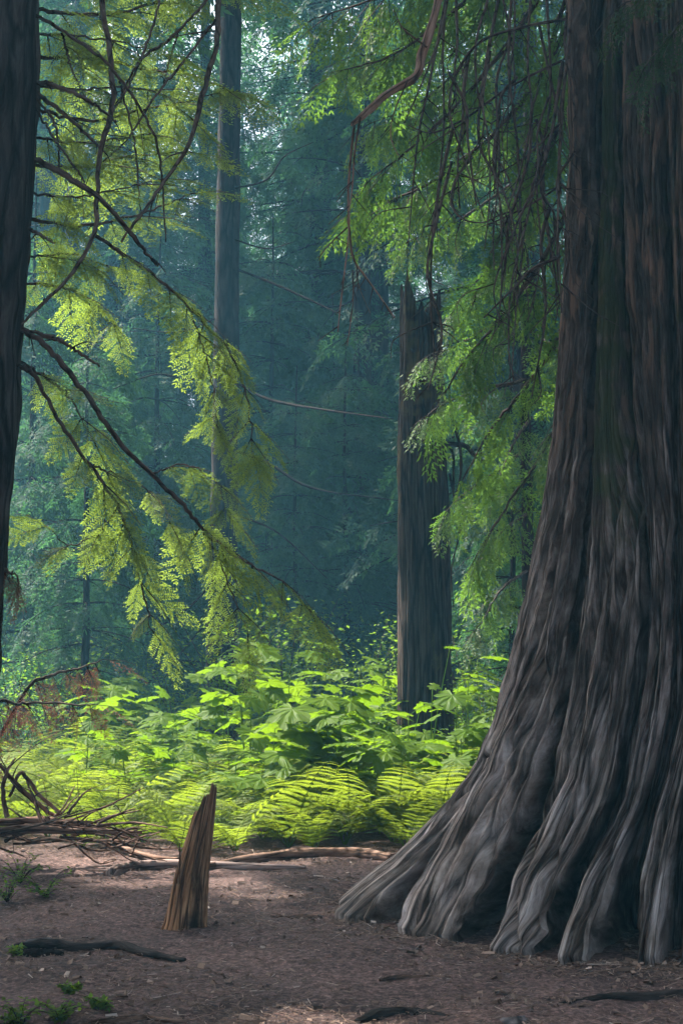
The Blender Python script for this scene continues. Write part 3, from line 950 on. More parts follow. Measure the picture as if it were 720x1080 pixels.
def X_at(px, Y): return (px - 360) / F * Y * 1.0


g1 = 'hazy conifers behind the clearing'
trees = [
    # px, distance, variant, scale, label
    (335, 43, 2, 1.15, 'bluish conifer with drooping boughs between the two dark trunks'),
    (120, 36, 1, 1.0, 'shaded conifer just left of the slim reddish trunk'),
    (45, 31, 1, 1.0, 'tall conifer behind the upper left hemlock sprays'),
    (560, 24, 0, .95, 'green conifer filling the gap between snag and giant cedar'),
    (395, 33, 1, 1.0, 'tall hazy conifer just left of the broken snag'),
]
rr = random.Random(5)
for px, Y, v, s, lab in trees:
    conifer(v, X_at(px, Y), Y, rr.uniform(0, 6.28), s, lab)
for row, (y0, y1, n, half, lab) in enumerate([
        (35, 42, 7, 13, 'hazy blue-green conifer in the row behind the nearer conifers'),
        (44, 56, 9, 18, 'pale blue conifer deep in the hazy forest'),
        (58, 74, 12, 25, 'faint far conifer closing off the forest')]):
    for k in range(n):
        x = -half + 2 * half * (k + .5 + rr.uniform(-.25, .25)) / n
        conifer(rr.choice([0, 1, 2]), x, rr.uniform(y0, y1), rr.uniform(0, 6.28), rr.uniform(.9, 1.15), lab, group=lab.split(' ', 1)[1] + 's')
for px, Y, s, lab in [(30, 23, .8, 'dark bushy young conifer right behind the hemlock sprays'), (90, 20, .55, 'small young conifer at the left behind the fern bed'), (365, 25, .6, 'young conifer standing in front of the hazy trunks'),
                      (285, 31, .95, 'young bluish conifer right of the slim reddish trunk'), (312, 24.5, .55, 'low young conifer with sunlit boughs right of the slim trunk'), (378, 26, .62, 'low young conifer with sunlit boughs left of the broken snag'), (350, 31, .8, 'young dark conifer midway between the slim trunk and the broken snag'), (165, 26, .8, 'young conifer seen behind the drooping hemlock sprays'), (540, 17.5, .45, 'small yellow-green conifer between snag and giant cedar')]:
    conifer(3, X_at(px, Y), Y, rr.uniform(0, 6.28), s, lab, name='young_conifer')


for x, y, v, lab in [(-4.0, -8, 0, 'conifer behind the viewer to the left'), (-10, -3, 1, 'conifer at the left rear of the clearing'), (13, 12, 2, 'conifer beyond the right flank of the giant cedar')]:  # unseen conifers added to block sky light from the trunk
    conifer(v, x, y, rr.uniform(0, 6.28), .9, lab)


# slim dark trunk standing left of centre, bare below
def slim_tree():
    Y = 22.0
    b = P(233, 760, Y); b[2] = float(gz(b[0], Y))
    r = thing('slim_conifer', 'slim straight reddish-dark trunk with bare thin boughs left of centre', 'tree', b)
    t = P(243, 70, Y) - b
    mb = MB(); rg = np.random.default_rng(8)
    zt = np.linspace(-.2, 20, 70)
    path = np.stack([t[0] / t[2] * zt, 0 * zt, zt], -1)
    tube(mb, path, [.25, .21, .19, .16, .10, .05], 16, .12, 4)
    mb.build('trunk', M['bark_far'], r)
    for p, w in [([(240, 280), (290, 300), (330, 318), (362, 333)], .018), ([(238, 395), (280, 420), (340, 432), (415, 442)], .02), ([(236, 470), (285, 490), (330, 515), (420, 528)], .02),
                 ([(240, 200), (280, 190), (300, 165), (330, 150)], .014), ([(240, 390), (200, 400), (165, 395), (120, 410)], .016), ([(236, 600), (200, 640), (150, 670), (100, 690)], .014), ([(236, 540), (290, 560), (345, 610)], .014),
                 ([(234, 640), (190, 690), (160, 740)], .012), ([(240, 330), (190, 350), (130, 345)], .014), ([(240, 250), (280, 262), (310, 255)], .012)]:
        m2 = MB(); pa = smooth_path([q - b for q in PL(p, Y, Y - rg.uniform(0, 2.5))], 24)
        tube(m2, pa, [w * 1.2, w, w * .35], 6, .3, 2)
        m2.build('bough', M['bark_far'], r)
    tm, cm = conifer_meshes(222, 28, 3.0, 13, .1, 15)
    cm.build('crown', M['conifer'], r, smooth=False)


slim_tree()

for px, Y, rad, lab in [(384, 31, .30, 'faint hazy trunk just left of the broken snag'), (70, 27, .22, 'thin hazy trunk behind the left hemlock sprays')]:
    b = np.array([X_at(px, Y), Y, 0])
    r = thing('bare_trunk', lab, 'tree', b)
    mb = MB(); wood_trunk(mb, 24, rad, px, 14)
    mb.build('trunk', M['bark_far'], r)
    tm, cm = conifer_meshes(int(px), 26, 2.8, 14.0, .1, 15)
    cm.build('crown', M['conifer'], r, smooth=False)


# ------------------------------------------------------------------ broken snag in the middle
def snag():
    Y = 16.0
    b = P(449, 745, Y); b[2] = float(gz(b[0], Y)) - .1
    r = thing('broken_snag', 'thick dark standing snag, broken off flat at the top, rising from sunlit leaves', 'dead tree', b)
    H = P(443, 304, Y)[2] - b[2]; hw = 27 / F * Y
    n, k = 190, 96
    th = np.linspace(0, 2 * np.pi, k, endpoint=False)
    top = H - .12 + .5 * fbm(np.cos(th) * 1.6 + 5, np.sin(th) * 1.6, 4) + .28 * vnoise(th * 6, th * 0, 6)
    f = np.linspace(0, 1, n)
    Zz = f[:, None] * top[None]
    rad = np.interp(f, [0, .06, .2, .6, .9, 1], [1.18, 1.08, 1.02, .96, .80, .76])[:, None] * hw
    rad = rad * (1 + .09 * vnoise(th[None] * 21, Zz * 1.1, 13) + .16 * vnoise(th[None] * 5, Zz * .35, 2) + .10 * vnoise(th[None] * 11, Zz * .9, 3) + .10 * fbm(th[None] * 1.2, Zz * 1.3, 8))
    cx = np.interp(Zz, [0, H], [0, P(443, 304, Y)[0] - b[0]])
    V = np.stack([cx + rad * np.cos(th), rad * np.sin(th), Zz], -1)
    idx = np.arange(n * k).reshape(n, k)
    q = np.stack([idx[:-1], np.roll(idx[:-1], -1, 1), np.roll(idx[1:], -1, 1), idx[1:]], -1).reshape(-1, 4)
    v = np.vstack([V.reshape(-1, 3), [cx[-1].mean(), 0, H - .9]])
    tr = [(n * k, idx[-1][i], idx[-1][(i + 1) % k]) for i in range(k)]
    mb = MB()
    tint = np.append((.35 + .28 * (fbm(th[None] * 1.2, Zz * 1.3, 8) > .18)).ravel(), .3)
    mb.add(v, quads=q, tris=tr, tint=tint, uv=np.vstack([np.stack([np.broadcast_to(th * hw, (n, k)), Zz], -1).reshape(-1, 2), [0, H]]))
    mb.build('trunk', M['snag'], r)
    for p, w in [([(470, 468), (490, 470), (500, 480), (511, 487)], .035), ([(472, 430), (480, 450), (486, 490), (480, 530)], .022), ([(474, 500), (482, 540), (486, 565)], .018),
                 ([(470, 470), (478, 480), (478, 520), (484, 560), (476, 600), (478, 640)], .015)]:
        m2 = MB(); tube(m2, smooth_path([x - b for x in PL(p, Y, Y - .5)], 16), [w, w * .8, w * .4], 7, .5, 3)
        m2.build('branch_stub', M['snag'], r)


snag()


# ------------------------------------------------------------------ leafy cedar beside the snag (bright sprays in front of it)
def young_cedar():
    b = np.array([X_at(560, 15.2), 15.2, 0])
    r = thing('young_cedar', 'slender cedar with bright green hanging sprays beside the broken snag', 'tree', b)
    mb = MB(); wood_trunk(mb, 9.5, .09, 3, 10); mb.build('trunk', M['bark_far'], r)
    limbs = [([(560, 250), (520, 280), (490, 310), (476, 330)], .4), ([(560, 180), (510, 215), (470, 240), (430, 255)], .45), ([(560, 400), (510, 410), (470, 425), (448, 440)], .42), ([(560, 470), (520, 500), (490, 520), (470, 540)], .42),
             ([(560, 350), (590, 370), (610, 400)], .45), ([(560, 540), (530, 560), (500, 600)], .42), ([(560, 100), (510, 150), (450, 190), (410, 215)], .55), ([(560, 300), (520, 340), (480, 365), (450, 375)], .5),
             ([(560, 440), (540, 470), (520, 520)], .42), ([(560, 600), (530, 620), (505, 660)], .4), ([(560, 20), (500, 60), (440, 110), (390, 130)], .6), ([(560, -60), (490, 0), (420, 50), (370, 60)], .6)]
    for i, (p, s) in enumerate(limbs):
        leafy_branch('branch', [x - b for x in PL(p, 15.2, 14.2)], [.02, .012, .004], r, CED, 'cedar', s, .20, start=.2, hang=1.0, spread=.7, seed=300 + i, tint=.12)


young_cedar()


# ------------------------------------------------------------------ unseen conifers added outside the left edge, crowns shaped to shade the clearing
LIT = []
for x in np.arange(-3.6, 2.4, .5):
    for y in np.arange(11.3, 16.5, .6):
        LIT.append((x, y, .7))
for px, py, Y in [(60, 420, 6.3), (60, 480, 6.4), (100, 560, 6.4), (140, 620, 6.6), (160, 680, 6.6), (230, 600, 6.9), (280, 620, 7), (250, 400, 7), (265, 470, 7), (180, 300, 6.8), (240, 660, 6.9), (100, 470, 6.4), (190, 540, 6.7),
                  (100, 70, 6.9), (160, 80, 7.0), (220, 90, 7.2), (90, 120, 6.9), (180, 150, 7), (120, 220, 6.9), (180, 210, 7), (60, 300, 6.8),
                  (400, 60, 11.3), (440, 150, 11.4), (400, 230, 11.5), (470, 300, 11.2), (430, 330, 14.5), (470, 420, 14.5), (500, 180, 11), (440, 440, 14.5), (490, 520, 14.5)]:
    LIT.append(tuple(P(px, py, Y)))
for px, py, Y in [(500, 690, 17.5), (525, 660, 19.3), (408, 690, 18.5), (500, 640, 17.5), (525, 620, 18), (385, 680, 20), (520, 400, 10.9), (515, 480, 11), (530, 330, 10.8)]:
    LIT.append(tuple(P(px, py, Y)))
for px, py in [(150, 925), (120, 915), (235, 930), (250, 935), (330, 968)]:
    LIT.append(tuple(G(px, py)))
LIT = np.array(LIT)
MARG = np.full(len(LIT), .80); MARG[-5:] = .72; MARG[108:129] = .78; MARG[-14:-5] = .7; MARG[116:118] = .4; MARG[(LIT[:, 1] < 11.8) & (np.abs(LIT[:, 2] - .7) < 1e-6)] = .5


def canopy():
    rg = np.random.default_rng(31)
    S = []
    for x in np.arange(-5.5, 5.6, .42):
        for y in np.arange(1.5, 10.9, .42):
            S.append((x, y, 0.))
    for th in np.radians(np.arange(-60, 100, 7)):
        for z in np.arange(.4, 8, .5):
            rad = float(Rbase(th, z))
            S.append((CX - rad * math.cos(th), CY - rad * math.sin(th), z))
    for py in np.arange(0, 800, 60): 
        p = P(0, py, 6.0); S.append(tuple(p))
    for x in np.arange(.4, 2.9, .3):
        for y in np.arange(4.8, 6.7, .3): S.append((x, y, 0.)); S.append((x, y, 0.1))
    for z in np.arange(1.6, 6.5, .5):
        for x in (-.15, .15): S.append((.95 + x, 16.0, z))
    S = np.array(S)
    pts = []
    for rep in range(7):
        h = rg.uniform(10.5, 19, len(S))
        t = (h - S[:, 2]) / SUN[2]
        Q = S + SUN * t[:, None] + rg.normal(0, .22, S.shape)
        pts.append(Q)
    Q = np.concatenate(pts)
    # nothing may hang within the frame or in the sun's way to the lit ferns
    keep = np.ones(len(Q), bool)
    for i, q in enumerate(Q):
        w = q - LIT
        al = w @ SUN
        dist = np.linalg.norm(w - al[:, None] * SUN, axis=1)
        if (dist - MARG).min() < 0: keep[i] = False
    Q = Q[keep]
    trunks = [np.array([-5.6, 7.4]), np.array([-9.2, 9.6]), np.array([-4.5, 10.9]), np.array([-11.0, 15.3]), np.array([CX, CY])]
    D = np.stack([np.hypot(Q[:, 0] - t[0], Q[:, 1] - t[1]) for t in trunks], 1)
    own = D.argmin(1)
    labs = ['tall conifer just outside the left edge beside the hemlock', 'tall conifer farthest outside the left edge', 'tall conifer outside the left edge next to the brushwood', 'tall conifer outside the left edge beyond the fern bed']
    for k in range(5):
        pk = Q[own == k]
        if k < 4:
            r = thing('shade_conifer', labs[k], 'tree', (*trunks[k], 0))  # added tree, out of view, that carries the shading sprays
            mb = MB(); wood_trunk(mb, 24, .30, k + 5, 18)
        else:
            r = giant; mb = MB()  # the giant's upper crown is shaped for shade too
        base = np.array([*trunks[k], 0])
        pk = pk - base
        for q in pk[::9]:
            st = np.array([0, 0, max(8.5, q[2] - .5)])
            mid = (st + q) / 2 + np.array([0, 0, .35])
            pa = smooth_path([st, mid, q], 8)
            w_ = (smooth_path([st, mid, q], 30) + base)[:, None] - LIT[None]
            al = w_ @ SUN
            if np.linalg.norm(w_ - al[..., None] * SUN, axis=2).min() < .12: continue
            tube(mb, pa, [.05, .015], 5, 0, 0, False)
        if k < 4: mb.build('trunk', M['bark_far'], r)
        else: mb.build('upper_limbs', M['bark_far'], r)
        cm = MB(); n = len(pk)
        a = rg.uniform(0, 2 * np.pi, n)
        d = np.stack([np.cos(a), np.sin(a), -rg.uniform(0, .45, n)], -1)
        up = rg.normal(0, .35, (n, 3)) + SUN
        pick = rg.integers(0, 3, n)
        for j in range(3):
            w = pick == j
            place(cm, FAR[j], pk[w] - d[w] * .5, d[w], up[w], rg.uniform(.9, 1.5, w.sum()), rg.normal(0, .1, w.sum()))
        cm.build('crown', M['conifer'], r, smooth=False)  # sprays stand where their shadow is wanted, with gaps for sunlit spots


canopy()


# ------------------------------------------------------------------ ferns
def frond_mesh(seed, L=.8):
    rg = np.random.default_rng(seed)
    mb = MB()
    n = 14
    f = np.linspace(0, 1, 40)
    arch = rg.uniform(.55, .95)
    path = np.stack([L * (.55 * f + .38 * f ** 2), 0 * f, L * (1.15 * f - .66 * f ** 2.4 * arch)], -1)
    tube(mb, path[::3], [.006, .004, .0015], 4, 0, 0, False, tint=.25)
    Q = []; T = []
    for k in range(n):
        t = .16 + .83 * (k + .5) / n
        i = min(int(t * 39), 38)
        o = path[i]; tg = path[i + 1] - path[i]; tg /= np.linalg.norm(tg)
        up = np.array([-tg[2], 0, tg[0]])
        pl = L * .27 * (math.sin(min(1, t * 1.25 + .1) * math.pi * .62) ** 1.0) * (1 - t) ** .62 * 1.7 + .012
        pl = min(pl, L * .25)
        for sd in (-1, 1):
            d = tg * .42 + np.array([0, sd, 0]) + up * rg.uniform(-.30, .10)
            d /= np.linalg.norm(d)
            w = tg - d * tg.dot(d); w /= np.linalg.norm(w)
            m = max(4, int(pl / .016))
            for j in range(m):
                g = (j + .5) / m
                p = o + d * pl * g - up * .25 * pl * g * g
                ll = .019 * (1 - g) ** .6 * (.6 + .4 * (pl / (L * .25))) + .004
                ww = pl / m * .92
                for s2 in (-1, 1):
                    dd = w * s2 * .9 + d * .45; dd /= np.linalg.norm(dd)
                    e = d * ww * .5
                    drop = -up * .15 * ll
                    Q.append([p - e, p + e, p + dd * ll + e * .35 + drop, p + dd * ll - e * .55 + drop]); T.append(.35 + .35 * t + rg.normal(0, .08))
    mb.quads(np.array(Q), np.clip(T, 0, 1))
    return mb.data('frond', M['fern'], smooth=False)


FRONDS = [frond_mesh(s, L) for s, L in ((1, .85), (2, .75), (3, .95), (4, .62))]


def build_ferns():
    rg = np.random.default_rng(55)
    protos = []
    for v in range(3):
        r = thing('fern', 'fern', 'fern')
        nf = rg.integers(8, 11)
        for k in range(nf):
            c = link('frond', FRONDS[rg.integers(0, 4)], r)
            c.rotation_euler = (rg.normal(0, .12), rg.uniform(-.22, .20), 2 * math.pi * (k + rg.uniform(-.3, .3)) / nf)
            s = rg.uniform(.75, 1.1); c.scale = (s, s, s)
        protos.append(r)
    used = set()
    pts = []
    tries = 0
    while len(pts) < 235 and tries < 9000:
        tries += 1
        y = rg.uniform(10.75, 17.8)
        x = rg.uniform(-.27, .13 if y > 12 else .07) * y
        fr = 11.45 + .15 * math.sin(x * 2.1) + (.5 if x < -2.2 else 0)
        if y < fr: continue
        if math.hypot(x - CX, y - CY) < 2.75: continue
        md = .36 + .04 * (y - 11)
        if any(math.hypot(x - a, y - b) < md for a, b in pts): continue
        pts.append((x, y))
    for x, y in pts:
        v = rg.integers(0, 3)
        if v in used: r = copy_tree(protos[v])
        else: r = protos[v]; used.add(v)
        if y < 12.2: lab, grp = 'sunlit yellow-green fern along the front edge of the fern bed', 'ferns along the front edge'
        elif x < -1.8: lab, grp = 'fern in the left part of the bed behind the brushwood', 'ferns behind the brushwood'
        elif y < 14: lab, grp = 'bright fern in the middle of the sunlit bed', 'ferns in the middle of the bed'
        else: lab, grp = 'fern at the back of the bed among the broad leaves', 'ferns at the back of the bed'
        tag(r, lab, 'fern', grp)
        r.location = (x, y, float(gz(x, y)) - .02)
        r.rotation_euler = (rg.normal(0, .06), rg.normal(0, .06), rg.uniform(0, 6.28))
        s = rg.uniform(.66, 1.0) * (.78 if y < 11.9 else 1.0); r.scale = (s, s, s * rg.uniform(.85, 1.05))


build_ferns()


# ------------------------------------------------------------------ broad palmate plants
def palmate(seed, lobes=7):
    rg = np.random.default_rng(seed)
    ring = []
    for k in range(lobes):
        a = R(-140 + 280 * k / (lobes - 1))
        ln = (1.0 - .32 * abs(k - (lobes - 1) / 2) / ((lobes - 1) / 2)) * rg.uniform(.92, 1.06)
        da = R(280 / (lobes - 1))
        for off, rr_ in ((-.36, .78), (-.24, .86), (-.12, .90), (0, 1.0), (.12, .90), (.24, .86), (.36, .78), (.5, .66)):
            if k == lobes - 1 and off > .3: continue
            ring.append((a + da * off, ln * rr_ * rg.uniform(.96, 1.04)))
    V = [(0, 0, 0)]; mid = []
    for a, r in ring:
        mid.append((math.cos(a) * r * .5, math.sin(a) * r * .5, .06 * math.cos(a * lobes * 360 / 280 / 1.0) * .3 - .02))
    for a, r in ring:
        V.append((math.cos(a) * r, math.sin(a) * r, -.16 * r * r + rg.normal(0, .015)))
    n = len(ring)
    V += mid
    tr = []; q = []
    for i in range(n - 1):
        tr.append((0, 1 + n + i, 2 + n + i))
        q.append((1 + n + i, 1 + i, 2 + i, 2 + n + i))
    mb = MB(); mb.add(np.array(V), quads=q, tris=tr, tint=.5)
    return mb.data('leaf', M['broad'], smooth=False)


LEAVES = [palmate(s) for s in (1, 2, 3)]


def broad_plant(x, y, h, nl, size, seed, label, group=None, tall=False):
    rg = np.random.default_rng(seed)
    r = thing('broadleaf_plant', label, 'plant', (x, y, float(gz(x, y)) - .03), 0, group)
    mb = MB()
    lean = rg.normal(0, .10, 2) * h
    path = smooth_path([(0, 0, 0), (lean[0] * .4, lean[1] * .4, h * .55), (lean[0], lean[1], h)], 10)
    tube(mb, path, [.009, .006, .004], 6, .2, seed)
    leaves = []
    for k in range(nl):
        f = 1.0 if k == 0 else rg.uniform(.30, .98)
        i = f * 9; a = path[int(min(9, i))]
        ang = k * 2.4 + rg.uniform(-.4, .4)
        pl = size * rg.uniform(.7, 1.5) * (1.25 - f * .5)
        tip = a + np.array([math.cos(ang) * pl, math.sin(ang) * pl, pl * rg.uniform(.15, .55)]) if not (tall and k == 0) else a + [0, 0, .02]
        tube(mb, smooth_path([a, (a + tip) / 2 + [0, 0, .03], tip], 5), [.0035, .002], 4, 0, 0, False, tint=.3)
        leaves.append((tip, ang))
    mb.build('stem', M['broad'], r)
    for tip, ang in leaves:
        c = link('leaf', LEAVES[rg.integers(0, 3)], r)
        c.location = tuple(tip); c.rotation_euler = (rg.normal(0, .22), rg.normal(.22, .2), ang)
        s = size * rg.uniform(.75, 1.15); c.scale = (s, s, s)
    return r


def build_broad():
    rg = np.random.default_rng(91)
    n = 0
    hand = [  # px, py of the top leaf, distance, leaf size, leaves, label
        (366, 728, 13.2, .19, 6, 'tall broad-leaved plant with the brightest yellow leaf, near the centre'),
        (262, 694, 14.0, .17, 7, 'tallest bright green broad-leaved plant, by the slim trunk'),
        (478, 722, 13.6, .17, 6, 'broad-leaved plant with yellow leaves right of the snag'),
        (205, 732, 14.5, .13, 6, 'broad-leaved plant left of the slim trunk'),
        (310, 742, 13.0, .20, 7, 'broad-leaved plant spreading wide leaves between slim trunk and snag'),
        (430, 752, 13.2, .17, 6, 'broad-leaved plant in front of the snag foot'),
        (170, 760, 14.0, .16, 6, 'broad-leaved plant above the left ferns'),
        (285, 765, 12.6, .17, 6, 'bluish glossy broad-leaved plant behind the ferns at centre'),
        (400, 775, 12.5, .17, 6, 'broad-leaved plant low in the ferns right of centre'),
        (490, 765, 12.8, .15, 6, 'broad-leaved plant close to the flank of the giant cedar'),
    ]
    for px, py, Y, s, nl, lab in hand:
        p = P(px, py, Y)
        broad_plant(p[0], Y, max(.4, p[2] - float(gz(p[0], Y))), nl + 5, s * 1.4, 400 + n, lab); n += 1
    p = P(449, 690, 14.2); broad_plant(p[0], 14.2, p[2], 3, .13, 470, 'thin single-stemmed plant with flat top leaf standing before the dark snag', tall=True)
    p = P(452, 730, 14.0); broad_plant(p[0], 14.0, p[2], 3, .12, 471, 'thin shorter plant before the foot of the snag', tall=True)
    for k, (px, Y, h) in enumerate([(248, 15.5, 1.55), (275, 16.2, 1.6), (300, 15.2, 1.35), (345, 15.8, 1.45), (372, 15.0, 1.4), (400, 16.5, 1.5), (225, 16.8, 1.45), (325, 17.0, 1.6), (490, 15.0, 1.35), (505, 16.0, 1.5), (385, 14.4, 1.15), (265, 14.6, 1.3)]):
        broad_plant(X_at(px, Y), Y, h, 9, rg.uniform(.19, .25), 480 + k, 'tall broad-leaved plant standing above the middle of the leafy bed' if px < 450 else 'tall broad-leaved plant between the snag and the giant cedar', 'tall plants above the bed' if px < 450 else 'tall plants right of the snag')
    for k in range(80):
        y = rg.uniform(12.8, 19.5); px = rg.uniform(90, 520)
        x = X_at(px, y)
        if math.hypot(x - CX, y - CY) < 2.9: continue
        left = px < 230
        lab = 'broad-leaved plant in the shaded left part of the leafy bed' if left else ('broad-leaved plant among the back of the sunlit bed' if px < 420 else 'broad-leaved plant around the foot of the snag')
        broad_plant(x, y, rg.uniform(.55, 1.0) + .04 * (y - 13), rg.integers(7, 11), rg.uniform(.15, .24), 500 + k, lab, {0: 'plants in the left bed', 1: 'plants at the back of the bed', 2: 'plants by the snag'}[0 if left else (1 if px < 420 else 2)])


build_broad()


# ------------------------------------------------------------------ shrubs and low cover
def shrub_mesh(seed, n=900, rad=.7, h=1.5, leaf=.045):
    rg = np.random.default_rng(seed)
    st = MB(); Q = []; T = []
    for k in range(12):
        a = rg.uniform(0, 6.28); tip = np.array([math.cos(a) * rad * rg.uniform(.3, 1), math.sin(a) * rad * rg.uniform(.3, 1), h * rg.uniform(.55, 1.05)])
        pa = smooth_path([(0, 0, 0), tip * [.4, .4, .6], tip], 10)
        tube(st, pa, [.010, .003], 5, 0, 0, False)
        for j in range(n // 12):
            f = rg.uniform(.25, 1); i = f * 9
            p = pa[int(i)] + rg.normal(0, .12, 3) * [1, 1, .7]
            d = rg.normal(0, 1, 3) * [1, 1, .45]; d /= np.linalg.norm(d)
            s = np.cross(d, rg.normal(0, .35, 3) + [0, 0, 1]); s /= np.linalg.norm(s)
            l = leaf * rg.uniform(.7, 1.5)
            Q.append([p, p + d * l * .5 - s * l * .32, p + d * l, p + d * l * .5 + s * l * .32]); T.append(np.clip(rg.normal(.55, .2), 0, 1))
    fo = MB(); fo.quads(np.array(Q), np.array(T))
    return st.data('stem', M['twig']), fo.data('foliage', M['shrub'], smooth=False)


SHR = [shrub_mesh(s, 1100, .8, 1.6, .05) for s in (1, 2)]
sh_proto = {}


def shrub(v, x, y, s, rz, label, group=None, hz=1.0):
    if v not in sh_proto:
        r = thing('leafy_shrub', label, 'shrub', (x, y, float(gz(x, y))), rz, group)
        link('stem', SHR[v][0], r); link('foliage', SHR[v][1], r); sh_proto[v] = r
    else:
        r = copy_tree(sh_proto[v]); tag(r, label, 'shrub')
        if group: r['group'] = group
        elif 'group' in r: del r['group']
        r.location = (x, y, float(gz(x, y))); r.rotation_euler = (0, 0, rz)
    r.scale = (s, s, s * hz)
    return r


for px, Y, s, lab in [(500, 17.5, 1.15, 'yellow-green shrub in the gap right of the snag'), (408, 18.5, 1.1, 'bright shrub just left of the snag'), (525, 19.5, 1.5, 'tall pale shrub beside the flank of the giant cedar'), (385, 20.5, 1.3, 'shrub left of the snag, farther back'),
                      (15, 17.5, .9, 'shrub at the left edge behind the brushwood'), (60, 19, 1.1, 'shrub in the shade behind the dead brown boughs'), (510, 15.6, .8, 'low bright shrub right of the snag foot'), (190, 20, 1.0, 'shrub left of the slim trunk foot'), (300, 21, 1.2, 'shrub right of the slim trunk foot')]:
    shrub(rr.choice([0, 1]), X_at(px, Y), Y, s, rr.uniform(0, 6.28), lab)
for k in range(34):
    Y = rr.uniform(20, 34); x = rr.uniform(-.27, .2) * Y
    shrub(rr.choice([0, 1]), x, Y, rr.uniform(.9, 1.6), rr.uniform(0, 6.28), 'hazy shrub under the conifers behind the fern bed', 'shrubs under the hazy conifers')


def low_plant(px, py, s, seed, label):
    g = G(px, py)
    rg = np.random.default_rng(seed)
    r = thing('low_plant', label, 'plant', (g[0], g[1], float(gz(g[0], g[1]))))
    Q = []; T = []; st = MB()
    for k in range(16):
        a = rg.uniform(0, 6.28); L = s * rg.uniform(.5, 1.1)
        tip = np.array([math.cos(a) * L, math.sin(a) * L, L * rg.uniform(.35, .9)])
        pa = smooth_path([(0, 0, 0), tip * [.4, .4, .7], tip], 8)
        tube(st, pa, [.003, .0012], 4, 0, 0, False)
        for j in range(14):
            f = rg.uniform(.2, 1); p = pa[int(f * 7)]
            d = rg.normal(0, 1, 3) * [1, 1, .4]; d /= np.linalg.norm(d)
            sv = np.cross(d, [0, 0, 1]); sv /= np.linalg.norm(sv)
            l = rg.uniform(.018, .04)
            Q.append([p, p + d * l * .5 - sv * l * .33, p + d * l, p + d * l * .5 + sv * l * .33]); T.append(np.clip(rg.normal(.4, .2), 0, 1))
    st.build('stem', M['twig'], r)
    fo = MB(); fo.quads(np.array(Q), np.array(T)); fo.build('foliage', M['shrub'], r, smooth=False)


for i, (px, py, s, lab) in enumerate([
        (8, 948, .26, 'low green plant at the left edge, upper of two tufts by the brushwood'), (48, 944, .22, 'low green tuft on bare soil before the brushwood'), (22, 930, .26, 'leafy tuft behind the low green tuft at the brushwood'),
        (62, 1072, .13, 'small leafy seedling in the lower left corner, larger one'), (22, 1078, .14, 'small leafy seedling at the very lower left corner'), (108, 1062, .08, 'tiny seedling right of the lower left seedlings'), (75, 1045, .06, 'tiny seedling above the lower left seedlings'),
        (20, 1000, .07, 'tiny plant at the left edge beside the dark root')]):
    low_plant(px, py, s, 700 + i, lab)


# ------------------------------------------------------------------ stump spike
def stump():
    g = G(194, 979)
    b = np.array([g[0], g[1] + .08, float(gz(g[0], g[1])) - .04])
    r = thing('broken_stump', 'short pointed splintered stump standing alone on the bare soil', 'stump', b)
    sc = b[1] / F
    n, k = 90, 72
    th = np.linspace(-np.pi, np.pi, k, endpoint=False)      # 0 = right, camera at -pi/2
    side = np.cos(th)                                       # 1 right .. -1 left
    prof = np.interp(side, [-1, -.6, -.5, .1, .3, 1], [118, 122, 134, 138, 149, 146])
    prof = prof - 5 + 7 * vnoise(th * 7, th * 0, 4) + 5 * vnoise(th * 15, th * 0, 5) - 16 * (np.sin(th) > .2)
    top = prof * sc + .06
    f = np.linspace(0, 1, n)
    Zz = f[:, None] * top[None]
    zpx = Zz / sc
    c = np.interp(zpx, [0, 12, 63, 118, 150], [-1, 0, 6, 17, 24]) * sc
    hx = np.interp(zpx, [0, 12, 63, 118, 150], [25, 21, 17, 11.5, 7]) * sc
    hy = hx * .72
    wob = 1 + .16 * vnoise(th[None] * 4, Zz * 2.5, 2) + .12 * vnoise(th[None] * 10, Zz * 3.5, 3) + .06 * vnoise(th[None] * 24, Zz * 5, 7)
    V = np.stack([c + hx * np.cos(th) * wob, hy * np.sin(th) * wob, Zz], -1)
    idx = np.arange(n * k).reshape(n, k)
    q = np.stack([idx[:-1], np.roll(idx[:-1], -1, 1), np.roll(idx[1:], -1, 1), idx[1:]], -1).reshape(-1, 4)
    # inner face of the splintered rim: falls back into the hollow heart
    inn = V[-1].copy(); inn[:, 0] = c[-1] + (inn[:, 0] - c[-1]) * .55; inn[:, 1] *= .5; inn[:, 2] -= .05 + .03 * np.random.default_rng(1).random(k)
    ctr = np.array([[c[-1].mean(), 0, top.min() * .7]])
    v = np.vstack([V.reshape(-1, 3), inn, ctr])
    i2 = np.arange(n * k, n * k + k)
    q2 = np.stack([idx[-1], np.roll(idx[-1], -1), np.roll(i2, -1), i2], -1)
    tr = [(n * k + k, i2[i], i2[(i + 1) % k]) for i in range(k)]
    # charcoal-dark foot at the front right
    ch = .25 + .55 * np.exp(-((th[None] + 1.0) / .8) ** 2) * np.clip(1.1 - zpx / 62, 0, 1)
    tint = np.concatenate([ch.ravel(), np.full(k + 1, .3)])
    uv = np.vstack([np.stack([np.broadcast_to(th * .11, (n, k)), Zz], -1).reshape(-1, 2), np.stack([th * .11, top], -1), [[0, .3]]])
    mb = MB(); mb.add(v, quads=np.vstack([q, q2]), tris=tr, tint=np.clip(ch.ravel().tolist() + [.3] * (k + 1), 0, 1), uv=uv)
    mb.build('wood', M['rot'], r)
    for px0, py0, px1, py1, w in [(188, 932, 190, 886, .008)]:
        m2 = MB(); a = P(px0, py0, b[1] - .07) - b; e = P(px1, py1, b[1] - .05) - b
        tube(m2, smooth_path([a, (a + e) / 2 + [.004, 0, 0], e], 10), [w, w * .8, w * .15], 6, .4, 3)
        m2.build('splinter', M['rot'], r)


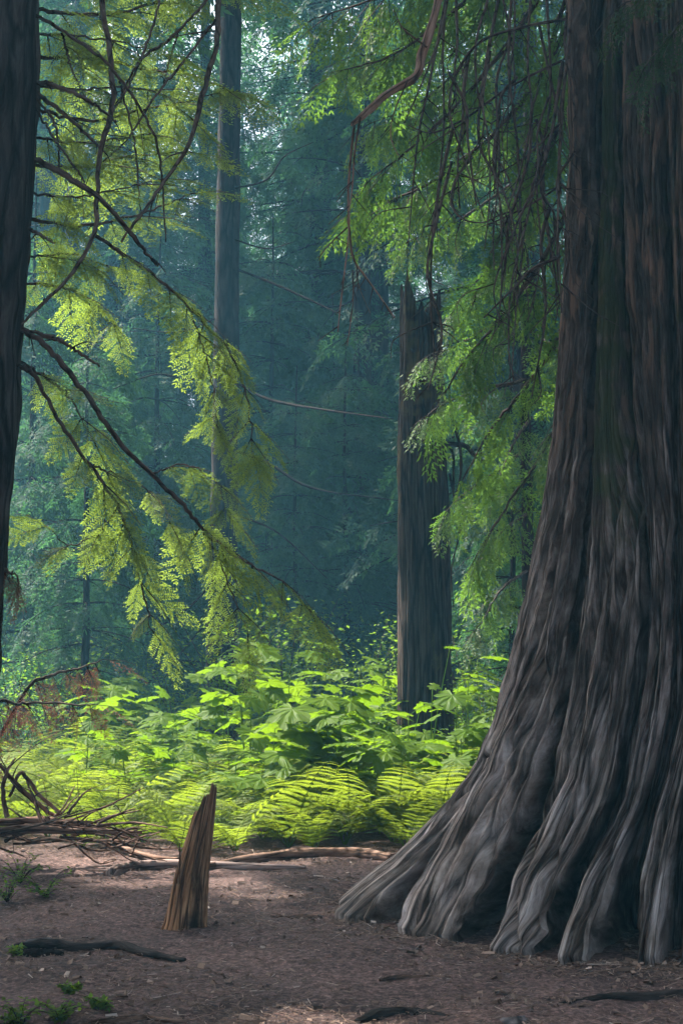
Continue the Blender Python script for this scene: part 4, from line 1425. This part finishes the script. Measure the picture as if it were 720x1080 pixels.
stump()


# ------------------------------------------------------------------ fallen wood on the soil
def log(name, pts, rad, mat, label, cat='fallen branch', lift=0.0, twigs=0, seed=0, group=None, depth=None):
    """a stick lying along ground pixels (depth None) or along pixels at the given distances"""
    rg = np.random.default_rng(seed)
    if depth is None:
        p3 = []
        for p in pts:
            g = G(*p); p3.append(np.array([g[0], g[1], float(gz(g[0], g[1])) + np.mean(rad) * .75 + lift]))
    else:
        p3 = PL(pts, *depth)
    b = p3[0].copy(); b[2] = float(gz(b[0], b[1]))
    r = thing(name, label, cat, b, 0, group)
    pa = smooth_path([p - b for p in p3], 44)
    pa = pa + np.cumsum(rg.normal(0, .0022, pa.shape), 0) * [1, 1, .3]
    mb = MB(); tube(mb, pa, rad, 12, .4, seed)
    mb.build('stick', M[mat], r)
    for k in range(twigs):
        i = rg.integers(6, 40); a = pa[i]; l = rg.uniform(.12, .35)
        d = np.array([rg.normal(0, .8), rg.normal(0, .4), rg.uniform(-.1, .9)])
        m2 = MB(); tube(m2, smooth_path([a, a + d * l * .5 + [0, 0, .02], a + d * l], 8), [np.mean(rad) * .4, .002], 5, .3, k)
        m2.build('side_twig', M[mat], r)
    return r


log('fallen_branch', [(205, 922), (240, 917), (280, 911), (320, 907), (352, 906), (385, 908), (414, 912)], [.016, .036, .042, .046, .044], 'dead', 'long brown fallen branch lying along the front of the ferns', seed=1)
log('fallen_branch', [(117, 926), (140, 919), (180, 918), (240, 919), (290, 922), (325, 924)], [.044, .036, .030, .024, .010], 'pale', 'pale fallen pole crossing behind the pointed stump', seed=2)
log('fallen_branch', [(88, 893), (110, 899), (140, 907), (165, 914), (188, 916)], [.014, .022, .022, .018], 'dead', 'crooked thin fallen branch running from the brushwood to the stump', seed=3, lift=.03)
log('fallen_branch', [(170, 895), (200, 900), (235, 906)], [.008, .012, .010], 'dead', 'short thin stick behind the stump among the ferns', seed=4, lift=.05)
log('fallen_branch', [(285, 972), (318, 969), (345, 968)], [.004, .012, .016], 'dead', 'small stick on the soil left of the outermost root toe', seed=5)
log('surface_root', [(15, 994), (50, 992), (85, 995), (120, 992), (150, 998), (185, 1008), (198, 1012)], [.018, .036, .020, .024, .016, .008], 'bark', 'dark bent root lying on the soil at left', 'root', seed=6)
log('surface_root', [(20, 1000), (45, 1001), (75, 1000)], [.02, .034, .014], 'bark', 'short dark root piece beside the longer dark root', 'root', seed=7)
log('fallen_branch', [(95, 1076), (140, 1071), (195, 1072)], [.010, .016, .008], 'dead', 'thin stick along the bottom edge of the soil', seed=8)
log('fallen_branch', [(400, 1031), (430, 1029), (470, 1031)], [.006, .012, .006], 'dead', 'thin short stick on the soil in front of the giant cedar', seed=9)
log('surface_root', [(375, 1070), (400, 1064), (440, 1062), (480, 1068)], [.016, .034, .034, .010], 'bark', 'dark half-buried root at the bottom centre of the soil', 'root', seed=10, lift=-.02)
log('surface_root', [(590, 1060), (640, 1052), (690, 1049), (740, 1044)], [.010, .026, .030, .02], 'bark', 'dark half-buried root at the bottom right of the soil', 'root', seed=11, lift=-.02)
log('fallen_branch', [(690, 1008), (712, 1007), (735, 1006)], [.012, .018, .012], 'pale', 'flat pale wood piece under the right root toe', seed=12)


def brushwood():
    """tangle of dead branches and a root wad at the left"""
    rg = np.random.default_rng(66)
    hand = [
        ([(0, 806), (20, 830), (45, 852), (60, 862)], (10.4, 10.9), [.014, .020, .012], 'dead branch rising to the upper left out of the brushwood'),
        ([(10, 840), (22, 815), (40, 838), (62, 858)], (10.5, 10.8), [.010, .015, .012], 'hooked dead branch standing in the brushwood'),
        ([(8, 862), (4, 835), (10, 815), (20, 800)], (10.3, 10.4), [.018, .014, .006], 'upright dead branch at the left end of the brushwood'),
        ([(45, 868), (35, 840), (28, 822)], (10.5, 10.7), [.014, .010, .006], 'short upright dead stick in the brushwood'),
        ([(72, 858), (85, 838), (95, 829)], (10.7, 10.8), [.010, .007, .003], 'slim dead twig pointing up right of the brushwood'),
        ([(-20, 880), (30, 874), (80, 876), (150, 878)], (10.3, 10.7), [.034, .034, .028, .012], 'thick dead branch lying across the brushwood'),
        ([(-20, 868), (40, 866), (90, 870), (140, 884)], (10.6, 10.9), [.026, .028, .022, .008], 'second dead branch lying along the top of the brushwood'),
        ([(142, 876), (146, 886), (140, 900)], (10.6, 10.5), [.012, .010, .004], 'short dead stub hanging at the right end of the brushwood'),
    ]
    for i, (p, d, w, lab) in enumerate(hand):
        log('dead_branch', p, w, 'dead', lab, 'dead branch', depth=d, twigs=3, seed=80 + i)
    for k in range(34):
        x = rg.uniform(-10, 130); y = rg.uniform(862, 896)
        l = rg.uniform(30, 90); a = rg.normal(0, .35)
        pts = [(x, y), (x + l * .5, y + l * .5 * math.sin(a) + rg.normal(0, 4)), (x + l * math.cos(a), y + l * math.sin(a))]
        Y = rg.uniform(10.25, 10.8)
        lim = 700 + 1500 * 1.5 / Y - 3
        pts = [(q[0], min(q[1], lim)) for q in pts]
        log('dead_branch', pts, [rg.uniform(.005, .013), .008, .003], 'dead' if rg.random() < .7 else 'twig', 'thin dead branch tangled in the brushwood at left', 'dead branch', depth=(Y, Y + rg.uniform(-.3, .3)), twigs=1, seed=120 + k, group='tangled brushwood branches')


brushwood()


# dead brown boughs above the brushwood
for i, (p, Y, lab) in enumerate([([(110, 696), (80, 706), (55, 712), (20, 740)], 10.8, 'dead rust-brown bough drooping above the brushwood'), ([(100, 745), (60, 742), (20, 742), (-15, 755)], 10.6, 'lower dead rust-brown bough at the left edge above the brushwood')]):
    b = P(*p[0], Y); b[2] = 0
    r = thing('dead_bough', lab, 'dead branch', b)
    leafy_branch('branch', [q - b for q in [np.array([P(*p[-1], Y)[0] - .6, Y + .3, .05])] + PL(p[::-1], Y)], [.016, .012, .004], r, DRY, 'brown', .32, .11, start=.4, hang=1.4, spread=.4, seed=800 + i, fol_name='dead_needles')

# half-buried stones
for px, py, w, h, lab in [(545, 1076, .07, .02, 'flat dark stone half buried at the bottom edge'), (48, 990, .12, .04, 'dark stone beside the bent root at left')]:
    g = G(px, py); r0 = thing('stone', lab, 'stone', (g[0], g[1], float(gz(g[0], g[1]))))
    a = np.linspace(0, 2 * np.pi, 28, endpoint=False); e = np.linspace(-.3, 1, 10) * np.pi / 2
    A, E = np.meshgrid(a, e)
    k = 1 + .5 * fbm(np.cos(A) * 1.3 + 3, np.sin(A) * 1.3 + E, px)
    V = np.stack([w * k * np.cos(E) * np.cos(A), w * .7 * k * np.cos(E) * np.sin(A), h * np.sin(E) * k], -1)
    idx = np.arange(280).reshape(10, 28)
    q = np.stack([idx[:-1], np.roll(idx[:-1], -1, 1), np.roll(idx[1:], -1, 1), idx[1:]], -1).reshape(-1, 4)
    mb = MB(); mb.add(V, quads=q); mb.build('rock', M['stone'], r0)

# ------------------------------------------------------------------ forest air
def haze():
    x0, x1, y0, y1, z0, z1 = -92, 92, -44, 116, -2.0, 46
    v = [(x, y, z) for x in (x0, x1) for y in (y0, y1) for z in (z0, z1)]
    me = bpy.data.meshes.new('haze')
    me.from_pydata(v, [], [(0, 1, 3, 2), (4, 6, 7, 5), (0, 4, 5, 1), (2, 3, 7, 6), (0, 2, 6, 4), (1, 5, 7, 3)])
    m = bpy.data.materials.new('forest_air'); m.use_nodes = True
    nt = m.node_tree; nt.nodes.clear()
    out = nt.nodes.new('ShaderNodeOutputMaterial'); pv = nt.nodes.new('ShaderNodeVolumePrincipled')
    pv.inputs['Color'].default_value = (.26, .70, 1.0, 1); pv.inputs['Density'].default_value = HAZE
    pv.inputs['Anisotropy'].default_value = .3
    nt.links.new(pv.outputs[0], out.inputs['Volume'])
    me.materials.append(m)
    tag(link('haze', me), kind='stuff')


HAZE = .0023
haze()

# ------------------------------------------------------------------ light
w = bpy.data.worlds.new('World'); scene.world = w; w.use_nodes = True
nt = w.node_tree
bg = nt.nodes['Background']
sky = nt.nodes.new('ShaderNodeTexSky'); sky.sky_type = 'NISHITA'; sky.sun_disc = False
el = math.asin(SUN[2]); az = math.atan2(SUN[0], SUN[1])
sky.sun_elevation = el; sky.sun_rotation = az
hsv = nt.nodes.new('ShaderNodeHueSaturation'); hsv.inputs['Saturation'].default_value = .55   # sky desaturated so its light is less blue
nt.links.new(sky.outputs[0], hsv.inputs['Color']); nt.links.new(hsv.outputs[0], bg.inputs[0]); bg.inputs[1].default_value = .11
sky.air_density = .4; sky.dust_density = 8.0; sky.ozone_density = .3
sd = bpy.data.lights.new('sun', 'SUN'); sd.energy = 5; sd.angle = R(.5); sd.color = (1, .94, .82)
so = bpy.data.objects.new('sun', sd); COL.objects.link(so)
so.rotation_euler = Vector(SUN).to_track_quat('Z', 'Y').to_euler()
so.location = (-10, 10, 30)

scene.view_settings.view_transform = 'Standard'
scene.view_settings.look = 'None'
scene.view_settings.exposure = 2.08
scene.view_settings.gamma = 1
scene.view_settings.use_curve_mapping = False
c = scene.cycles
c.use_denoising = True
c.max_bounces = 5; c.diffuse_bounces = 3; c.glossy_bounces = 1; c.transmission_bounces = 3; c.volume_bounces = 1; c.transparent_max_bounces = 4
c.volume_step_rate = 4
